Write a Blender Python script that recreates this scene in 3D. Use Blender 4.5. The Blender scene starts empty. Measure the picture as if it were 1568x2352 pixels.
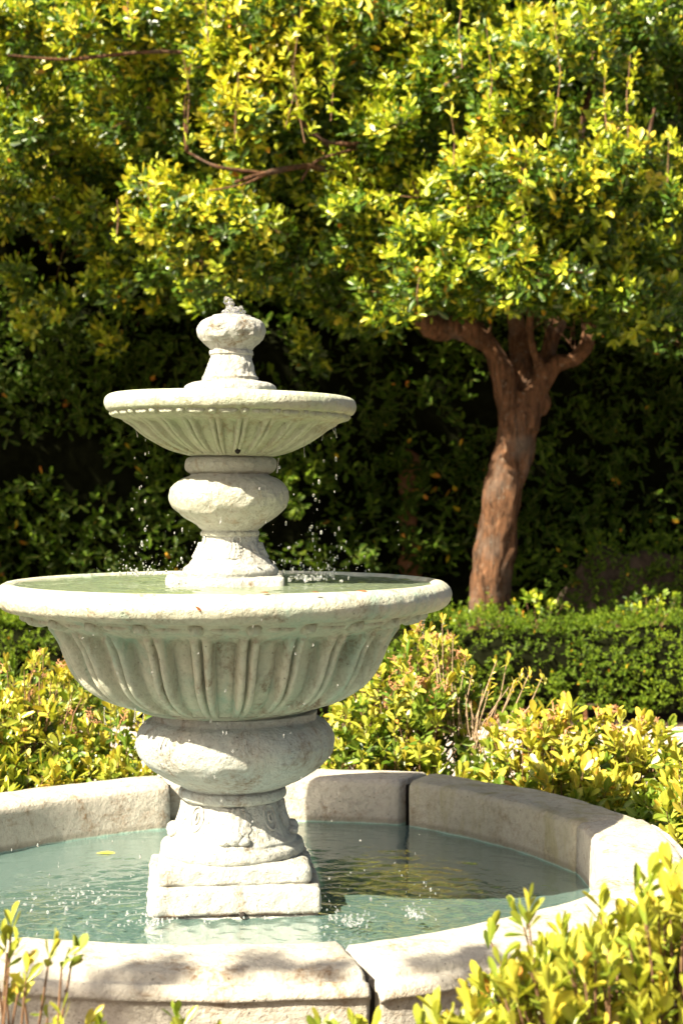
import bpy, math, numpy as np
from mathutils import Matrix, Vector

# ------------------------------------------------------------------ camera, sky, sun, exposure
SC = bpy.context.scene
COL = SC.collection
CX, CY, CZ = 0.34, -5.03, 1.55          # camera position; the fountain's axis is the world origin
FPX = 3700.0                            # focal length in pixels of a 1568 x 2352 picture
PX0, PY0 = 784.0, 1130.0                # principal column, horizon row
cam = bpy.data.cameras.new('camera')
cam.sensor_fit = 'VERTICAL'; cam.sensor_height = 36.0; cam.sensor_width = 24.0
cam.lens = FPX / 2352 * 36.0
cam.clip_start = 0.05; cam.clip_end = 500
cam.dof.use_dof = True; cam.dof.focus_distance = 4.85; cam.dof.aperture_fstop = 3.9
camo = bpy.data.objects.new('camera', cam); COL.objects.link(camo)
camo.location = (CX, CY, CZ)
camo.rotation_euler = (math.radians(90) - math.atan(46 / FPX), 0, 0)
SC.camera = camo

SUN_EL = math.radians(43.0)
SUN_AZ = math.atan2(-0.68, -0.74)       # the side the sun stands on: in front and to the left
SUN_DIR = Vector((math.cos(SUN_EL) * math.cos(SUN_AZ), math.cos(SUN_EL) * math.sin(SUN_AZ), math.sin(SUN_EL)))
world = bpy.data.worlds.new('World'); SC.world = world; world.use_nodes = True
wn = world.node_tree.nodes; wl = world.node_tree.links
sky = wn.new('ShaderNodeTexSky'); sky.sky_type = 'NISHITA'; sky.sun_disc = False
sky.sun_elevation = SUN_EL
sky.sun_rotation = math.radians(90) - SUN_AZ
sky.air_density = 0.7; sky.dust_density = 4.0; sky.ozone_density = 1.0
hz = wn.new('ShaderNodeMix'); hz.data_type = 'RGBA'; hz.blend_type = 'MULTIPLY'; hz.inputs[0].default_value = 1.0
hz.inputs[7].default_value = (1.0, 0.94, 0.83, 1)      # a warm, hazy afternoon sky
wl.new(sky.outputs[0], hz.inputs[6]); wl.new(hz.outputs[2], wn['Background'].inputs[0]); wn['Background'].inputs[1].default_value = 0.050
sl = bpy.data.lights.new('sun', 'SUN'); sl.energy = 5.0; sl.angle = math.radians(0.53); sl.color = (1.0, 0.90, 0.71)
so = bpy.data.objects.new('sun', sl); COL.objects.link(so)
so.rotation_euler = SUN_DIR.to_track_quat('Z', 'Y').to_euler()
SC.view_settings.view_transform = 'Standard'; SC.view_settings.look = 'None'
SC.view_settings.exposure = 2.1; SC.view_settings.gamma = 1.0
SC.view_settings.use_curve_mapping = False
SC.render.engine = 'CYCLES'
SC.cycles.use_denoising = True
SC.cycles.max_bounces = 8; SC.cycles.transparent_max_bounces = 16
SC.cycles.sample_clamp_indirect = 6.0

R = math.radians
rng = np.random.default_rng(7)


def at(px, py, Y):
    """world point seen at a pixel of the 1568 x 2352 picture, standing at depth Y"""
    d = Y - CY
    return np.array([CX + (px - PX0) * d / FPX, Y, CZ - (py - PY0) * d / FPX])


# ------------------------------------------------------------------ helpers
def tag(o, label=None, cat=None, group=None, kind=None):
    if label: o['label'] = label
    if cat: o['category'] = cat
    if group: o['group'] = group
    if kind: o['kind'] = kind
    return o


def thing(name, label, cat, loc=(0, 0, 0), group=None):
    o = bpy.data.objects.new(name, None); COL.objects.link(o)
    o.location = loc; o.empty_display_size = 0.1
    return tag(o, label, cat, group)


def mesh_data(name, V, F, mat, smooth=True, tint=None, rib=None, along=None):
    """V (n,3) array; F list of faces or an (m,k) int array"""
    me = bpy.data.meshes.new(name)
    V = np.asarray(V, dtype=np.float32)
    if isinstance(F, np.ndarray):
        m, k = F.shape
        me.vertices.add(len(V)); me.vertices.foreach_set('co', V.ravel())
        me.loops.add(m * k); me.loops.foreach_set('vertex_index', F.astype(np.int32).ravel())
        me.polygons.add(m)
        me.polygons.foreach_set('loop_start', np.arange(0, m * k, k, dtype=np.int32))
        me.update(calc_edges=True)
    else:
        me.from_pydata([tuple(v) for v in V], [], [tuple(int(i) for i in f) for f in F])
        me.update()
    for nm, val in (('rib', rib), ('along', along)):
        if val is not None: me.attributes.new(nm, 'FLOAT', 'POINT').data.foreach_set('value', np.asarray(val, dtype=np.float32))
    if tint is not None:
        a = me.attributes.new('tint', 'FLOAT', 'POINT')
        a.data.foreach_set('value', np.asarray(tint, dtype=np.float32))
    if mat: me.materials.append(mat)
    if smooth: me.polygons.foreach_set('use_smooth', np.ones(len(me.polygons), dtype=bool))
    return me


def put(name, me, parent=None, loc=(0, 0, 0), rot=(0, 0, 0)):
    o = bpy.data.objects.new(name, me); COL.objects.link(o)
    if parent: o.parent = parent
    o.location = loc; o.rotation_euler = rot
    return o


def hash3(i, j, k, seed):
    h = (i * 374761393 + j * 668265263 + k * 2147483647 + seed * 1274126177) & 0xffffffff
    h = ((h ^ (h >> 13)) * 1274126177) & 0xffffffff
    h = h ^ (h >> 16)
    return (h & 0xffff) / 65535.0 * 2 - 1


def vnoise(P, scale, seed=0):
    Q = np.asarray(P, dtype=np.float64) * scale
    I = np.floor(Q).astype(np.int64); f = Q - I
    f = f * f * (3 - 2 * f)
    out = 0
    for dx in (0, 1):
        for dy in (0, 1):
            for dz in (0, 1):
                w = (f[:, 0] if dx else 1 - f[:, 0]) * (f[:, 1] if dy else 1 - f[:, 1]) * (f[:, 2] if dz else 1 - f[:, 2])
                out = out + w * hash3(I[:, 0] + dx, I[:, 1] + dy, I[:, 2] + dz, seed)
    return out


def fbm(P, scale, seed=0, n=3):
    return sum(vnoise(P, scale * 2 ** i, seed + i) * 0.5 ** i for i in range(n))


def catmull(pts, n):
    pts = np.asarray(pts, dtype=float)
    P = np.vstack([2 * pts[0] - pts[1], pts, 2 * pts[-1] - pts[-2]])
    out = []
    for i in range(1, len(P) - 2):
        t = np.linspace(0, 1, n, endpoint=False)[:, None]
        p0, p1, p2, p3 = P[i - 1], P[i], P[i + 1], P[i + 2]
        m1 = (p2 - p0) * 0.42; m2 = (p3 - p1) * 0.42
        out.append((2 * t**3 - 3 * t**2 + 1) * p1 + (t**3 - 2 * t**2 + t) * m1 + (-2 * t**3 + 3 * t**2) * p2 + (t**3 - t**2) * m2)
    out.append(pts[-1:])
    return np.vstack(out)


def ring_faces(nr, ns):
    i = np.arange(nr - 1)[:, None]; j = np.arange(ns)[None, :]
    a = i * ns + j; b = i * ns + (j + 1) % ns
    return np.stack([a, b, b + ns, a + ns], -1).reshape(-1, 4)


def lathe(prof, ns, n=6, rough=0.0, rscale=30, seed=1, mod=None, smooth_prof=True):
    """prof [(r,z)] bottom to top; mod(theta, s, r, z) -> dr ; returns V,F"""
    P = catmull(prof, n) if smooth_prof else np.asarray(prof, float)
    P[:, 0] = np.maximum(P[:, 0], 1e-4)
    th = np.arange(ns) / ns * 2 * math.pi
    s = np.linspace(0, 1, len(P))
    TH, SS = np.meshgrid(th, s)
    Rr = np.repeat(P[:, :1], ns, 1); Z = np.repeat(P[:, 1:], ns, 1)
    if mod is not None:
        Rr = Rr + mod(TH, SS, Rr, Z)
    V = np.stack([Rr * np.cos(TH), Rr * np.sin(TH), Z], -1).reshape(-1, 3)
    if rough:
        nrm = np.stack([np.cos(TH), np.sin(TH), np.zeros_like(TH)], -1).reshape(-1, 3)
        d = fbm(V + seed * 3.1, rscale, seed) * rough + vnoise(V + seed, 9, seed + 5) * rough * 1.2
        V = V + nrm * d[:, None]
    return V, ring_faces(len(P), ns)


def sticks(P0, P1, r0, r1, ns=5):
    """tapered prisms between point pairs"""
    P0 = np.atleast_2d(P0); P1 = np.atleast_2d(P1); n = len(P0)
    r0 = np.broadcast_to(np.asarray(r0, float), (n,)); r1 = np.broadcast_to(np.asarray(r1, float), (n,))
    A = P1 - P0; A = A / np.maximum(np.linalg.norm(A, axis=1, keepdims=True), 1e-9)
    ref = np.where(np.abs(A[:, 2:3]) > 0.9, np.array([[1.0, 0, 0]]), np.array([[0, 0, 1.0]]))
    U = np.cross(A, ref); U /= np.linalg.norm(U, axis=1, keepdims=True); W = np.cross(A, U)
    t = np.arange(ns) / ns * 2 * math.pi
    C = U[:, None, :] * np.cos(t)[None, :, None] + W[:, None, :] * np.sin(t)[None, :, None]
    V = np.concatenate([P0[:, None] + C * r0[:, None, None], P1[:, None] + C * r1[:, None, None]], 1)
    j = np.arange(ns); f = np.stack([j, (j + 1) % ns, (j + 1) % ns + ns, j + ns], -1)
    F = f[None] + (np.arange(n) * 2 * ns)[:, None, None]
    return V.reshape(-1, 3), F.reshape(-1, 4)


def tube(path, radii, ns=10, n=6, rough=0.0, seed=1):
    """one bent tapering limb; closed at its ends"""
    Q = catmull(np.column_stack([np.asarray(path, float), radii]), n)
    P = Q[:, :3]; rr = Q[:, 3]
    T = np.gradient(P, axis=0); T /= np.linalg.norm(T, axis=1, keepdims=True)
    U = np.zeros_like(P); u = np.cross(T[0], [0.3, 0.9, 0.2]); u /= np.linalg.norm(u)
    for i in range(len(P)):
        u = u - T[i] * np.dot(u, T[i]); u /= np.linalg.norm(u); U[i] = u
    W = np.cross(T, U)
    t = np.arange(ns) / ns * 2 * math.pi
    C = U[:, None] * np.cos(t)[None, :, None] + W[:, None] * np.sin(t)[None, :, None]
    V = P[:, None] + C * rr[:, None, None]
    if rough:
        d = fbm(V.reshape(-1, 3) * np.array([1, 1, 0.5]), 9, seed).reshape(V.shape[:2]) * rough
        V = V + C * (d * rr[:, None] / rr.max())[..., None]
    V = V.reshape(-1, 3)
    F = ring_faces(len(P), ns).tolist()
    F.append(list(range(ns))[::-1]); F.append(list(range(len(V) - ns, len(V))))
    return V, F


def merge(parts):
    Vs, Fs, o = [], [], 0
    for V, F in parts:
        Vs.append(np.asarray(V)); Fs += [[int(i) + o for i in f] for f in F]; o += len(V)
    return np.vstack(Vs), Fs


ICO_V = None
def ico():
    global ICO_V
    if ICO_V is None:
        import bmesh
        bm = bmesh.new(); bmesh.ops.create_icosphere(bm, subdivisions=2, radius=1)
        ICO_V = (np.array([v.co[:] for v in bm.verts]), np.array([[v.index for v in f.verts] for f in bm.faces])); bm.free()
    return ICO_V


def blobs(C, S):
    """many small ellipsoids: centres (n,3), half axes (n,3)"""
    v, f = ico(); n = len(C)
    V = np.asarray(C)[:, None] + v[None] * np.asarray(S)[:, None]
    F = f[None] + (np.arange(n) * len(v))[:, None, None]
    return V.reshape(-1, 3), F.reshape(-1, 3)


WZ = 0.28            # water level of the basin
RIMZ = 0.45          # top of its stone ring
# ------------------------------------------------------------------ materials
class NT:
    def __init__(self, name):
        self.m = bpy.data.materials.new(name); self.m.use_nodes = True
        self.t = self.m.node_tree; self.n = self.t.nodes; self.l = self.t.links
        self.b = self.n['Principled BSDF']; self.out = self.n['Material Output']
        self.co = None
    def node(self, typ, **kw):
        x = self.n.new(typ)
        for k, v in kw.items(): setattr(x, k, v)
        return x
    def link(self, a, b): self.l.new(a, b)
    def coords(self, scale=(1, 1, 1), obj=True):
        if self.co is None: self.co = self.node('ShaderNodeTexCoord')
        mp = self.node('ShaderNodeMapping'); mp.inputs['Scale'].default_value = scale
        self.link(self.co.outputs['Object'], mp.inputs[0]); return mp.outputs[0]
    def noise(self, scale, detail=4, rough=0.6, sc=(1, 1, 1), dist=0.0):
        x = self.node('ShaderNodeTexNoise'); x.inputs['Scale'].default_value = scale
        x.inputs['Detail'].default_value = detail; x.inputs['Roughness'].default_value = rough; x.inputs['Distortion'].default_value = dist
        self.link(self.coords(sc), x.inputs['Vector']); return x.outputs[0]
    def voro(self, scale, sc=(1, 1, 1)):
        x = self.node('ShaderNodeTexVoronoi'); x.inputs['Scale'].default_value = scale
        self.link(self.coords(sc), x.inputs['Vector']); return x.outputs['Distance']
    def ramp(self, fac, stops):
        x = self.node('ShaderNodeValToRGB'); e = x.color_ramp.elements
        while len(e) < len(stops): e.new(0.5)
        for k, (p, c) in enumerate(stops):
            e[k].position = p; e[k].color = (*c, 1) if len(c) == 3 else c
        self.link(fac, x.inputs[0]); return x.outputs[0]
    def fac(self, fac, a, b):
        x = self.node('ShaderNodeMapRange'); x.inputs[1].default_value = a; x.inputs[2].default_value = b
        self.link(fac, x.inputs[0]); return x.outputs[0]
    def mix(self, fac, a, b, mode='MIX'):
        x = self.node('ShaderNodeMix', data_type='RGBA', blend_type=mode)
        if isinstance(fac, (int, float)): x.inputs[0].default_value = fac
        else: self.link(fac, x.inputs[0])
        for s, v in ((x.inputs[6], a), (x.inputs[7], b)):
            if isinstance(v, tuple): s.default_value = (*v, 1)
            else: self.link(v, s)
        return x.outputs[2]
    def math(self, op, a, b=0.0):
        x = self.node('ShaderNodeMath', operation=op)
        for s, v in ((x.inputs[0], a), (x.inputs[1], b)):
            if isinstance(v, (int, float)): s.default_value = v
            else: self.link(v, s)
        return x.outputs[0]
    def bump(self, h, strength, dist=0.01, prev=None):
        x = self.node('ShaderNodeBump'); x.inputs['Strength'].default_value = strength; x.inputs['Distance'].default_value = dist
        self.link(h, x.inputs['Height'])
        if prev is not None: self.link(prev, x.inputs['Normal'])
        return x.outputs[0]


def stone(name, base, alt, stain=(0.17, 0.10, 0.045), stain_amt=0.35, pits=0.5, rough=0.8, algae=None, algae_amt=0.0, bump=0.5, streak=1.0, waterline=None, coat=None):
    t = NT(name)
    big = t.noise(5.0, 5, 0.6)
    c = t.mix(t.fac(big, 0.38, 0.66), base, alt)
    mott = t.noise(46, 4, 0.7)
    c = t.mix(t.fac(mott, 0.5, 0.78), c, tuple(x * 0.62 for x in base))
    if algae_amt:
        st = t.noise(8, 4, 0.65, (1, 1, 0.22), 0.6)
        f = t.math('MULTIPLY', t.fac(st, 0.50, 0.68), algae_amt)
        c = t.mix(f, c, algae)
    s1 = t.noise(7, 6, 0.75, (1, 1, 0.35 if streak else 1), 0.4)
    s2 = t.noise(60, 3, 0.7)
    f = t.math('MULTIPLY', t.fac(s1, 0.50, 0.64), t.fac(s2, 0.35, 0.65))
    c = t.mix(t.math('MULTIPLY', f, stain_amt), c, stain)
    pv = t.voro(55); pn = t.noise(18, 2)
    pit = t.math('MULTIPLY', t.fac(pv, 0.16, 0.07), t.fac(pn, 0.55, 0.62))
    c = t.mix(t.math('MULTIPLY', pit, pits), c, (0.07, 0.055, 0.04))
    if waterline is not None:
        xyz = t.node('ShaderNodeSeparateXYZ'); t.link(t.coords(), xyz.inputs[0])
        wz = t.math('ADD', xyz.outputs[2], t.math('MULTIPLY', t.math('SUBTRACT', t.noise(30, 4, 0.7), 0.5), 0.028))
        c = t.mix(t.math('MULTIPLY', t.fac(wz, waterline + 0.012, waterline + 0.002), 0.9), c, (0.10, 0.045, 0.015))
    if coat is not None:
        xyz = t.node('ShaderNodeSeparateXYZ'); t.link(t.coords(), xyz.inputs[0])
        wz = t.math('ADD', xyz.outputs[2], t.math('MULTIPLY', t.math('SUBTRACT', t.noise(20, 4, 0.7), 0.5), 0.012))
        c = t.mix(t.math('MULTIPLY', t.fac(wz, WZ + 0.030, WZ + 0.018), 0.5), c, (0.16, 0.14, 0.095))     # wet, stained band
        c = t.mix(t.math('MULTIPLY', t.fac(wz, WZ + 0.008, WZ), 0.85), c, coat)
    t.link(c, t.b.inputs['Base Color'])
    rn = t.math('ADD', t.math('MULTIPLY', mott, 0.25), rough - 0.12)
    t.link(rn, t.b.inputs['Roughness'])
    b1 = t.bump(t.noise(60, 5, 0.75), bump, 0.015)
    b2 = t.bump(t.math('MULTIPLY', pit, -1.0), 0.8, 0.004, b1)
    b3 = t.bump(t.noise(26, 3, 0.6), bump * 0.8, 0.016, b2)
    t.link(b3, t.b.inputs['Normal'])
    return t.m


M_WHITE = stone('pale_stone', (0.43, 0.425, 0.38), (0.37, 0.385, 0.34), stain=(0.17, 0.11, 0.05), stain_amt=0.95, pits=0.85, rough=0.75, bump=1.0)
M_PLINTH = stone('plinth_stone', (0.43, 0.42, 0.375), (0.38, 0.39, 0.345), stain=(0.25, 0.12, 0.03), stain_amt=0.85, pits=0.8, rough=0.75, bump=1.0, waterline=0.0)
M_BULB = stone('bulb_stone', (0.42, 0.41, 0.35), (0.34, 0.38, 0.36), stain=(0.16, 0.10, 0.05), stain_amt=1.0, pits=1.0, rough=0.7, bump=0.9)
M_BULBTOP = stone('upper_bulb_stone', (0.42, 0.41, 0.33), (0.36, 0.38, 0.30), stain=(0.22, 0.14, 0.06), stain_amt=0.75, pits=0.8, rough=0.7, bump=1.0)
M_BOWL = stone('lower_bowl_stone', (0.50, 0.48, 0.37), (0.40, 0.43, 0.34), stain=(0.16, 0.10, 0.05), stain_amt=1.0, pits=0.7, rough=0.42, algae=(0.25, 0.39, 0.31), algae_amt=0.75, bump=0.5)
M_BOWLTOP = stone('upper_bowl_stone', (0.42, 0.42, 0.32), (0.36, 0.40, 0.29), stain=(0.19, 0.12, 0.04), stain_amt=0.75, pits=0.6, rough=0.6, algae=(0.34, 0.42, 0.27), algae_amt=0.5, bump=0.6)
M_RIM = stone('basin_stone', (0.425, 0.39, 0.325), (0.355, 0.335, 0.28), stain=(0.18, 0.11, 0.05), stain_amt=1.0, pits=0.9, rough=0.85, bump=0.6, streak=0, coat=(0.30, 0.46, 0.38))
M_RIMM = stone('mossy_basin_stone', (0.40, 0.37, 0.29), (0.33, 0.31, 0.23), stain=(0.17, 0.12, 0.05), stain_amt=0.7, pits=0.9, rough=0.85, algae=(0.24, 0.22, 0.08), algae_amt=0.7, bump=0.6, streak=0, coat=(0.30, 0.46, 0.38))


def plain(name, col, rough=0.8, var=0.3, scale=20, bump=0.3, spec=0.3):
    t = NT(name)
    n = t.noise(scale, 5, 0.65)
    c = t.mix(t.fac(n, 0.3, 0.7), tuple(x * (1 - var) for x in col), tuple(min(1, x * (1 + var)) for x in col))
    t.link(c, t.b.inputs['Base Color']); t.b.inputs['Roughness'].default_value = rough
    t.b.inputs['Specular IOR Level'].default_value = spec
    if bump: t.link(t.bump(t.noise(scale * 3, 5, 0.7), bump, 0.01), t.b.inputs['Normal'])
    return t.m


def leaf_material(name, stops, gloss=0.36, trans=0.34, spec=0.5):
    t = NT(name)
    a = t.node('ShaderNodeAttribute', attribute_name='tint')
    v = t.math('ADD', a.outputs['Fac'], t.math('MULTIPLY', t.math('SUBTRACT', t.noise(40, 2), 0.5), 0.12))
    al = t.node('ShaderNodeAttribute', attribute_name='along'); rb = t.node('ShaderNodeAttribute', attribute_name='rib')
    v = t.math('ADD', v, t.math('MULTIPLY', t.math('SUBTRACT', al.outputs['Fac'], 0.5), 0.10))
    c = t.ramp(v, stops)
    c = t.mix(t.math('MULTIPLY', t.fac(rb.outputs['Fac'], 0.80, 0.95), 0.35), c, (0.42, 0.40, 0.10))          # pale midrib
    brown = t.math('MULTIPLY', t.fac(t.noise(55, 3, 0.7), 0.64, 0.72), t.fac(al.outputs['Fac'], 0.55, 0.95))
    c = t.mix(t.math('MULTIPLY', brown, 0.6), c, (0.22, 0.10, 0.03))                                          # scorched tips
    t.link(c, t.b.inputs['Base Color']); t.b.inputs['Roughness'].default_value = gloss
    t.b.inputs['Specular IOR Level'].default_value = spec
    tr = t.node('ShaderNodeBsdfTranslucent')
    t.link(t.mix(0.6, c, (0.85, 1.0, 0.2), 'MULTIPLY'), tr.inputs[0])
    mx = t.node('ShaderNodeMixShader'); mx.inputs[0].default_value = trans
    t.link(t.b.outputs[0], mx.inputs[1]); t.link(tr.outputs[0], mx.inputs[2])
    t.link(mx.outputs[0], t.out.inputs[0])
    return t.m


M_LEAF = leaf_material('leaf', [(0.0, (0.020, 0.052, 0.008)), (0.30, (0.055, 0.125, 0.012)), (0.50, (0.16, 0.26, 0.018)), (0.74, (0.45, 0.50, 0.026)), (0.90, (0.60, 0.46, 0.035)), (1.0, (0.55, 0.19, 0.03))])
M_SHRUB = leaf_material('shrub_leaf', [(0.0, (0.035, 0.080, 0.010)), (0.30, (0.10, 0.175, 0.014)), (0.52, (0.20, 0.26, 0.028)), (0.76, (0.43, 0.41, 0.045)), (0.90, (0.58, 0.42, 0.050)), (1.0, (0.56, 0.22, 0.05))], gloss=0.34)
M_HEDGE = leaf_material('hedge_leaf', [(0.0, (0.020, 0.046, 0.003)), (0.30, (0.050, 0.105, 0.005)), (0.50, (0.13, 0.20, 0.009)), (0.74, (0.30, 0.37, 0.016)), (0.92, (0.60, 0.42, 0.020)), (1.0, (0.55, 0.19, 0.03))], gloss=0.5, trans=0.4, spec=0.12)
M_BARK = plain('bark', (0.21, 0.095, 0.042), 0.85, 0.6, 7, 1.0)
t = NT('trunk_bark')
nz_ = t.noise(20, 6, 0.75, (1, 1, 0.20), 1.2); n2 = t.noise(3.0, 4, 0.6)
c = t.mix(t.fac(nz_, 0.38, 0.62), (0.042, 0.022, 0.012), (0.22, 0.108, 0.054))
c = t.mix(t.math('MULTIPLY', t.fac(n2, 0.50, 0.66), 0.5), c, (0.19, 0.155, 0.125))
c = t.mix(t.math('MULTIPLY', t.fac(t.noise(40, 3, 0.7), 0.60, 0.68), 0.5), c, (0.26, 0.25, 0.20))
t.link(c, t.b.inputs['Base Color']); t.b.inputs['Roughness'].default_value = 0.9; t.b.inputs['Specular IOR Level'].default_value = 0.15
t.link(t.bump(t.noise(24, 6, 0.8, (1, 1, 0.25), 1.0), 1.0, 0.06), t.b.inputs['Normal'])
M_TRUNK = t.m
M_TWIG = plain('twig', (0.17, 0.095, 0.05), 0.8, 0.3, 12, 0.3)
M_PANICLE = plain('dry_flower_stalk', (0.42, 0.21, 0.10), 0.8, 0.3, 30, 0.2)
M_PALETWIG = plain('bare_twig', (0.30, 0.21, 0.13), 0.8, 0.3, 12, 0.3)
M_SOIL = plain('soil', (0.075, 0.050, 0.032), 0.95, 0.5, 12, 0.8)
M_PAVE = plain('paving', (0.46, 0.40, 0.33), 0.9, 0.2, 6, 0.4)
M_SHADE_CORE = plain('hedge_shade_core', (0.006, 0.007, 0.003), 1.0, 0.5, 14, 0.0, 0.0)  # near-black, paints the deep shade between the hedge leaves
M_WALL = plain('old_wall', (0.055, 0.040, 0.028), 0.95, 0.8, 7, 1.0, 0.1)
M_FLOOR = plain('basin_floor', (0.13, 0.19, 0.175), 0.8, 0.15, 5, 0.2)
M_HOLE = plain('drain_hole', (0.015, 0.012, 0.01), 0.9, 0.2, 20, 0.3)
M_BROWNLEAF = plain('dry_leaf', (0.30, 0.10, 0.03), 0.6, 0.4, 40, 0.2)
M_YELLOWLEAF = plain('yellow_leaf', (0.62, 0.48, 0.06), 0.5, 0.2, 40, 0.1)


def water_material(name, tint, gloss_boost, bscale, bstr, milk, milk_amt):
    t = NT(name); t.n.remove(t.b)
    tr = t.node('ShaderNodeBsdfTransparent'); tr.inputs[0].default_value = (*tint, 1)
    gl = t.node('ShaderNodeBsdfGlossy'); gl.inputs['Roughness'].default_value = 0.03
    fr = t.node('ShaderNodeFresnel'); fr.inputs[0].default_value = 1.33
    nb = t.bump(t.noise(bscale, 3, 0.5, (1, 1, 1), 0.5), bstr, 0.01)
    t.link(nb, gl.inputs['Normal']); t.link(nb, fr.inputs['Normal'])
    df = t.node('ShaderNodeBsdfDiffuse'); df.inputs[0].default_value = (*milk, 1)      # fine matter stirred up in the water
    bd = t.node('ShaderNodeMixShader'); bd.inputs[0].default_value = milk_amt
    t.link(tr.outputs[0], bd.inputs[1]); t.link(df.outputs[0], bd.inputs[2])
    mx = t.node('ShaderNodeMixShader')
    t.link(t.math('MINIMUM', t.math('MULTIPLY', fr.outputs[0], gloss_boost), 1.0), mx.inputs[0])
    t.link(bd.outputs[0], mx.inputs[1]); t.link(gl.outputs[0], mx.inputs[2])
    t.link(mx.outputs[0], t.out.inputs[0])
    return t.m


M_WATER = water_material('pool_water', (0.72, 0.84, 0.80), 0.60, 34, 0.22, (0.185, 0.315, 0.285), 0.50)
M_BWATER = water_material('bowl_water', (0.72, 0.82, 0.64), 0.55, 40, 0.15, (0.30, 0.37, 0.24), 0.45)
t = NT('water_drop')
t.b.inputs['Base Color'].default_value = (1, 1, 1, 1); t.b.inputs['Roughness'].default_value = 0.02
t.b.inputs['IOR'].default_value = 1.33; t.b.inputs['Transmission Weight'].default_value = 0.93
t.b.inputs['Specular IOR Level'].default_value = 0.9
M_DROP = t.m

# ------------------------------------------------------------------ the setting: ground, path


def grid_sheet(x0, x1, y0, y1, nx, ny, z, amp, sc, seed):
    xs = np.linspace(x0, x1, nx); ys = np.linspace(y0, y1, ny)
    X, Y = np.meshgrid(xs, ys)
    P = np.stack([X, Y, np.zeros_like(X)], -1).reshape(-1, 3)
    P[:, 2] = z + fbm(P, sc, seed) * amp
    i = np.arange(ny - 1)[:, None]; j = np.arange(nx - 1)[None]
    a = i * nx + j
    return P, np.stack([a, a + 1, a + nx + 1, a + nx], -1).reshape(-1, 4)


V, F = grid_sheet(-60, 60, -40, 80, 120, 120, -0.02, 0.012, 0.7, 3)
tag(put('ground', mesh_data('ground', V, F, M_SOIL)), kind='structure')
V, F = grid_sheet(-9, 9, 3.3, 5.45, 90, 20, 0.02, 0.004, 2, 4)
tag(put('garden_path', mesh_data('garden_path', V, F, M_PAVE)), kind='structure')

# ------------------------------------------------------------------ the round basin: eight curved stone blocks
basin = thing('basin_surround', 'low ring of pale curved stone blocks around the fountain pool', 'basin')
blocks = [  # start angle, end angle, inner radius at start and end, lift, material
    (62, 106, 1.235, 1.190, 0.000, M_RIM), (106, 151, 1.085, 1.065, -0.004, M_RIM), (151, 196, 1.08, 1.12, 0.0, M_RIM),
    (196, 241, 1.13, 1.16, 0.0, M_RIM), (241, 287, 1.165, 1.150, 0.006, M_RIM), (287, 329, 1.150, 1.185, -0.004, M_RIM),
    (329, 376, 1.178, 1.166, 0.0, M_RIM), (376, 422, 1.164, 1.232, 0.0, M_RIMM)]
WID = 0.285
sect = catmull([(0.0, 0.02), (0.0, 0.25), (0.0, 0.415), (0.008, 0.440), (0.03, 0.45), (0.13, 0.4515), (0.225, 0.447), (0.243, 0.440),
                (0.250, 0.428), (0.262, 0.424), (0.275, 0.428), (0.288, 0.415), (0.292, 0.396), (0.280, 0.375), (0.276, 0.2), (0.276, 0.0)], 3)
for k, (a0, a1, r0, r1, dz, mat) in enumerate(blocks):
    gap = {0: (0.8, 0.3), 7: (0.12, 0.8), 4: (0.3, 0.5), 5: (0.5, 0.35), 6: (0.3, 0.1)}.get(k, (0.3, 0.3))
    n = 34
    u = np.linspace(0, 1, n)
    ang = np.radians(a0 + gap[0] + (a1 - gap[1] - a0 - gap[0]) * u)
    chord = np.cos(R(a1 - a0) / 2) / np.cos((u - 0.5) * R(a1 - a0))        # flatter than a true arc
    rin = (r0 + (r1 - r0) * u) * (1 + 0.42 * (chord - chord[0]))
    S = np.repeat(sect[None], n, 0)
    endr = np.minimum(1, np.minimum(u, 1 - u) * (n - 1) / 1.0)              # round the two ends off
    ce = np.array([0.138, 0.25])
    S = ce + (S - ce) * (1 - 0.035 * (1 - endr))[:, None, None]
    ang[1] = ang[0] + 0.008; ang[-2] = ang[-1] - 0.008
    rad = rin[:, None] + S[..., 0]
    V = np.stack([rad * np.cos(ang)[:, None], rad * np.sin(ang)[:, None], S[..., 1] + dz], -1).reshape(-1, 3)
    V = V + fbm(V, 14, 20 + k)[:, None] * np.array([0.0022, 0.0022, 0.0022]) + vnoise(V, 3.5, 40 + k)[:, None] * np.array([0.004, 0.004, 0.003])
    ns = S.shape[1]
    F = ring_faces(n, ns).tolist()
    F = [f[::-1] for f in F]
    F.append(list(range(ns))); F.append(list(range((n - 1) * ns, n * ns))[::-1])
    me = mesh_data('stone_block', V, F, mat)
    put('stone_block', me, basin)
    # dark sunk block standing in for the shade in the open joint at the block's start
    if k in (0, 1, 4, 5, 6):
        aj = R(a0); rj = (r0 + blocks[k - 1][3]) / 2 + 0.05
        V2 = np.array([(x, y, z) for z in (0.02, 0.425) for x, y in ((rj, -0.04), (rj + 0.19, -0.04), (rj + 0.19, 0.04), (rj, 0.04))])
        F2 = [(0, 3, 2, 1), (4, 5, 6, 7), (0, 1, 5, 4), (1, 2, 6, 5), (2, 3, 7, 6), (3, 0, 4, 7)]
        put('joint_shade_block', mesh_data('joint_shade_block', V2, F2, M_HOLE, False), basin, (0, 0, 0), (0, 0, aj))
# a floor under the water
th = np.arange(96) / 96 * 2 * math.pi
V, F = lathe([(0.001, 0.035), (0.4, 0.035), (0.8, 0.035), (1.36, 0.035)], 96, 4, 0.0)
put('basin_floor', mesh_data('basin_floor', V, F, M_FLOOR), basin)

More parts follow.
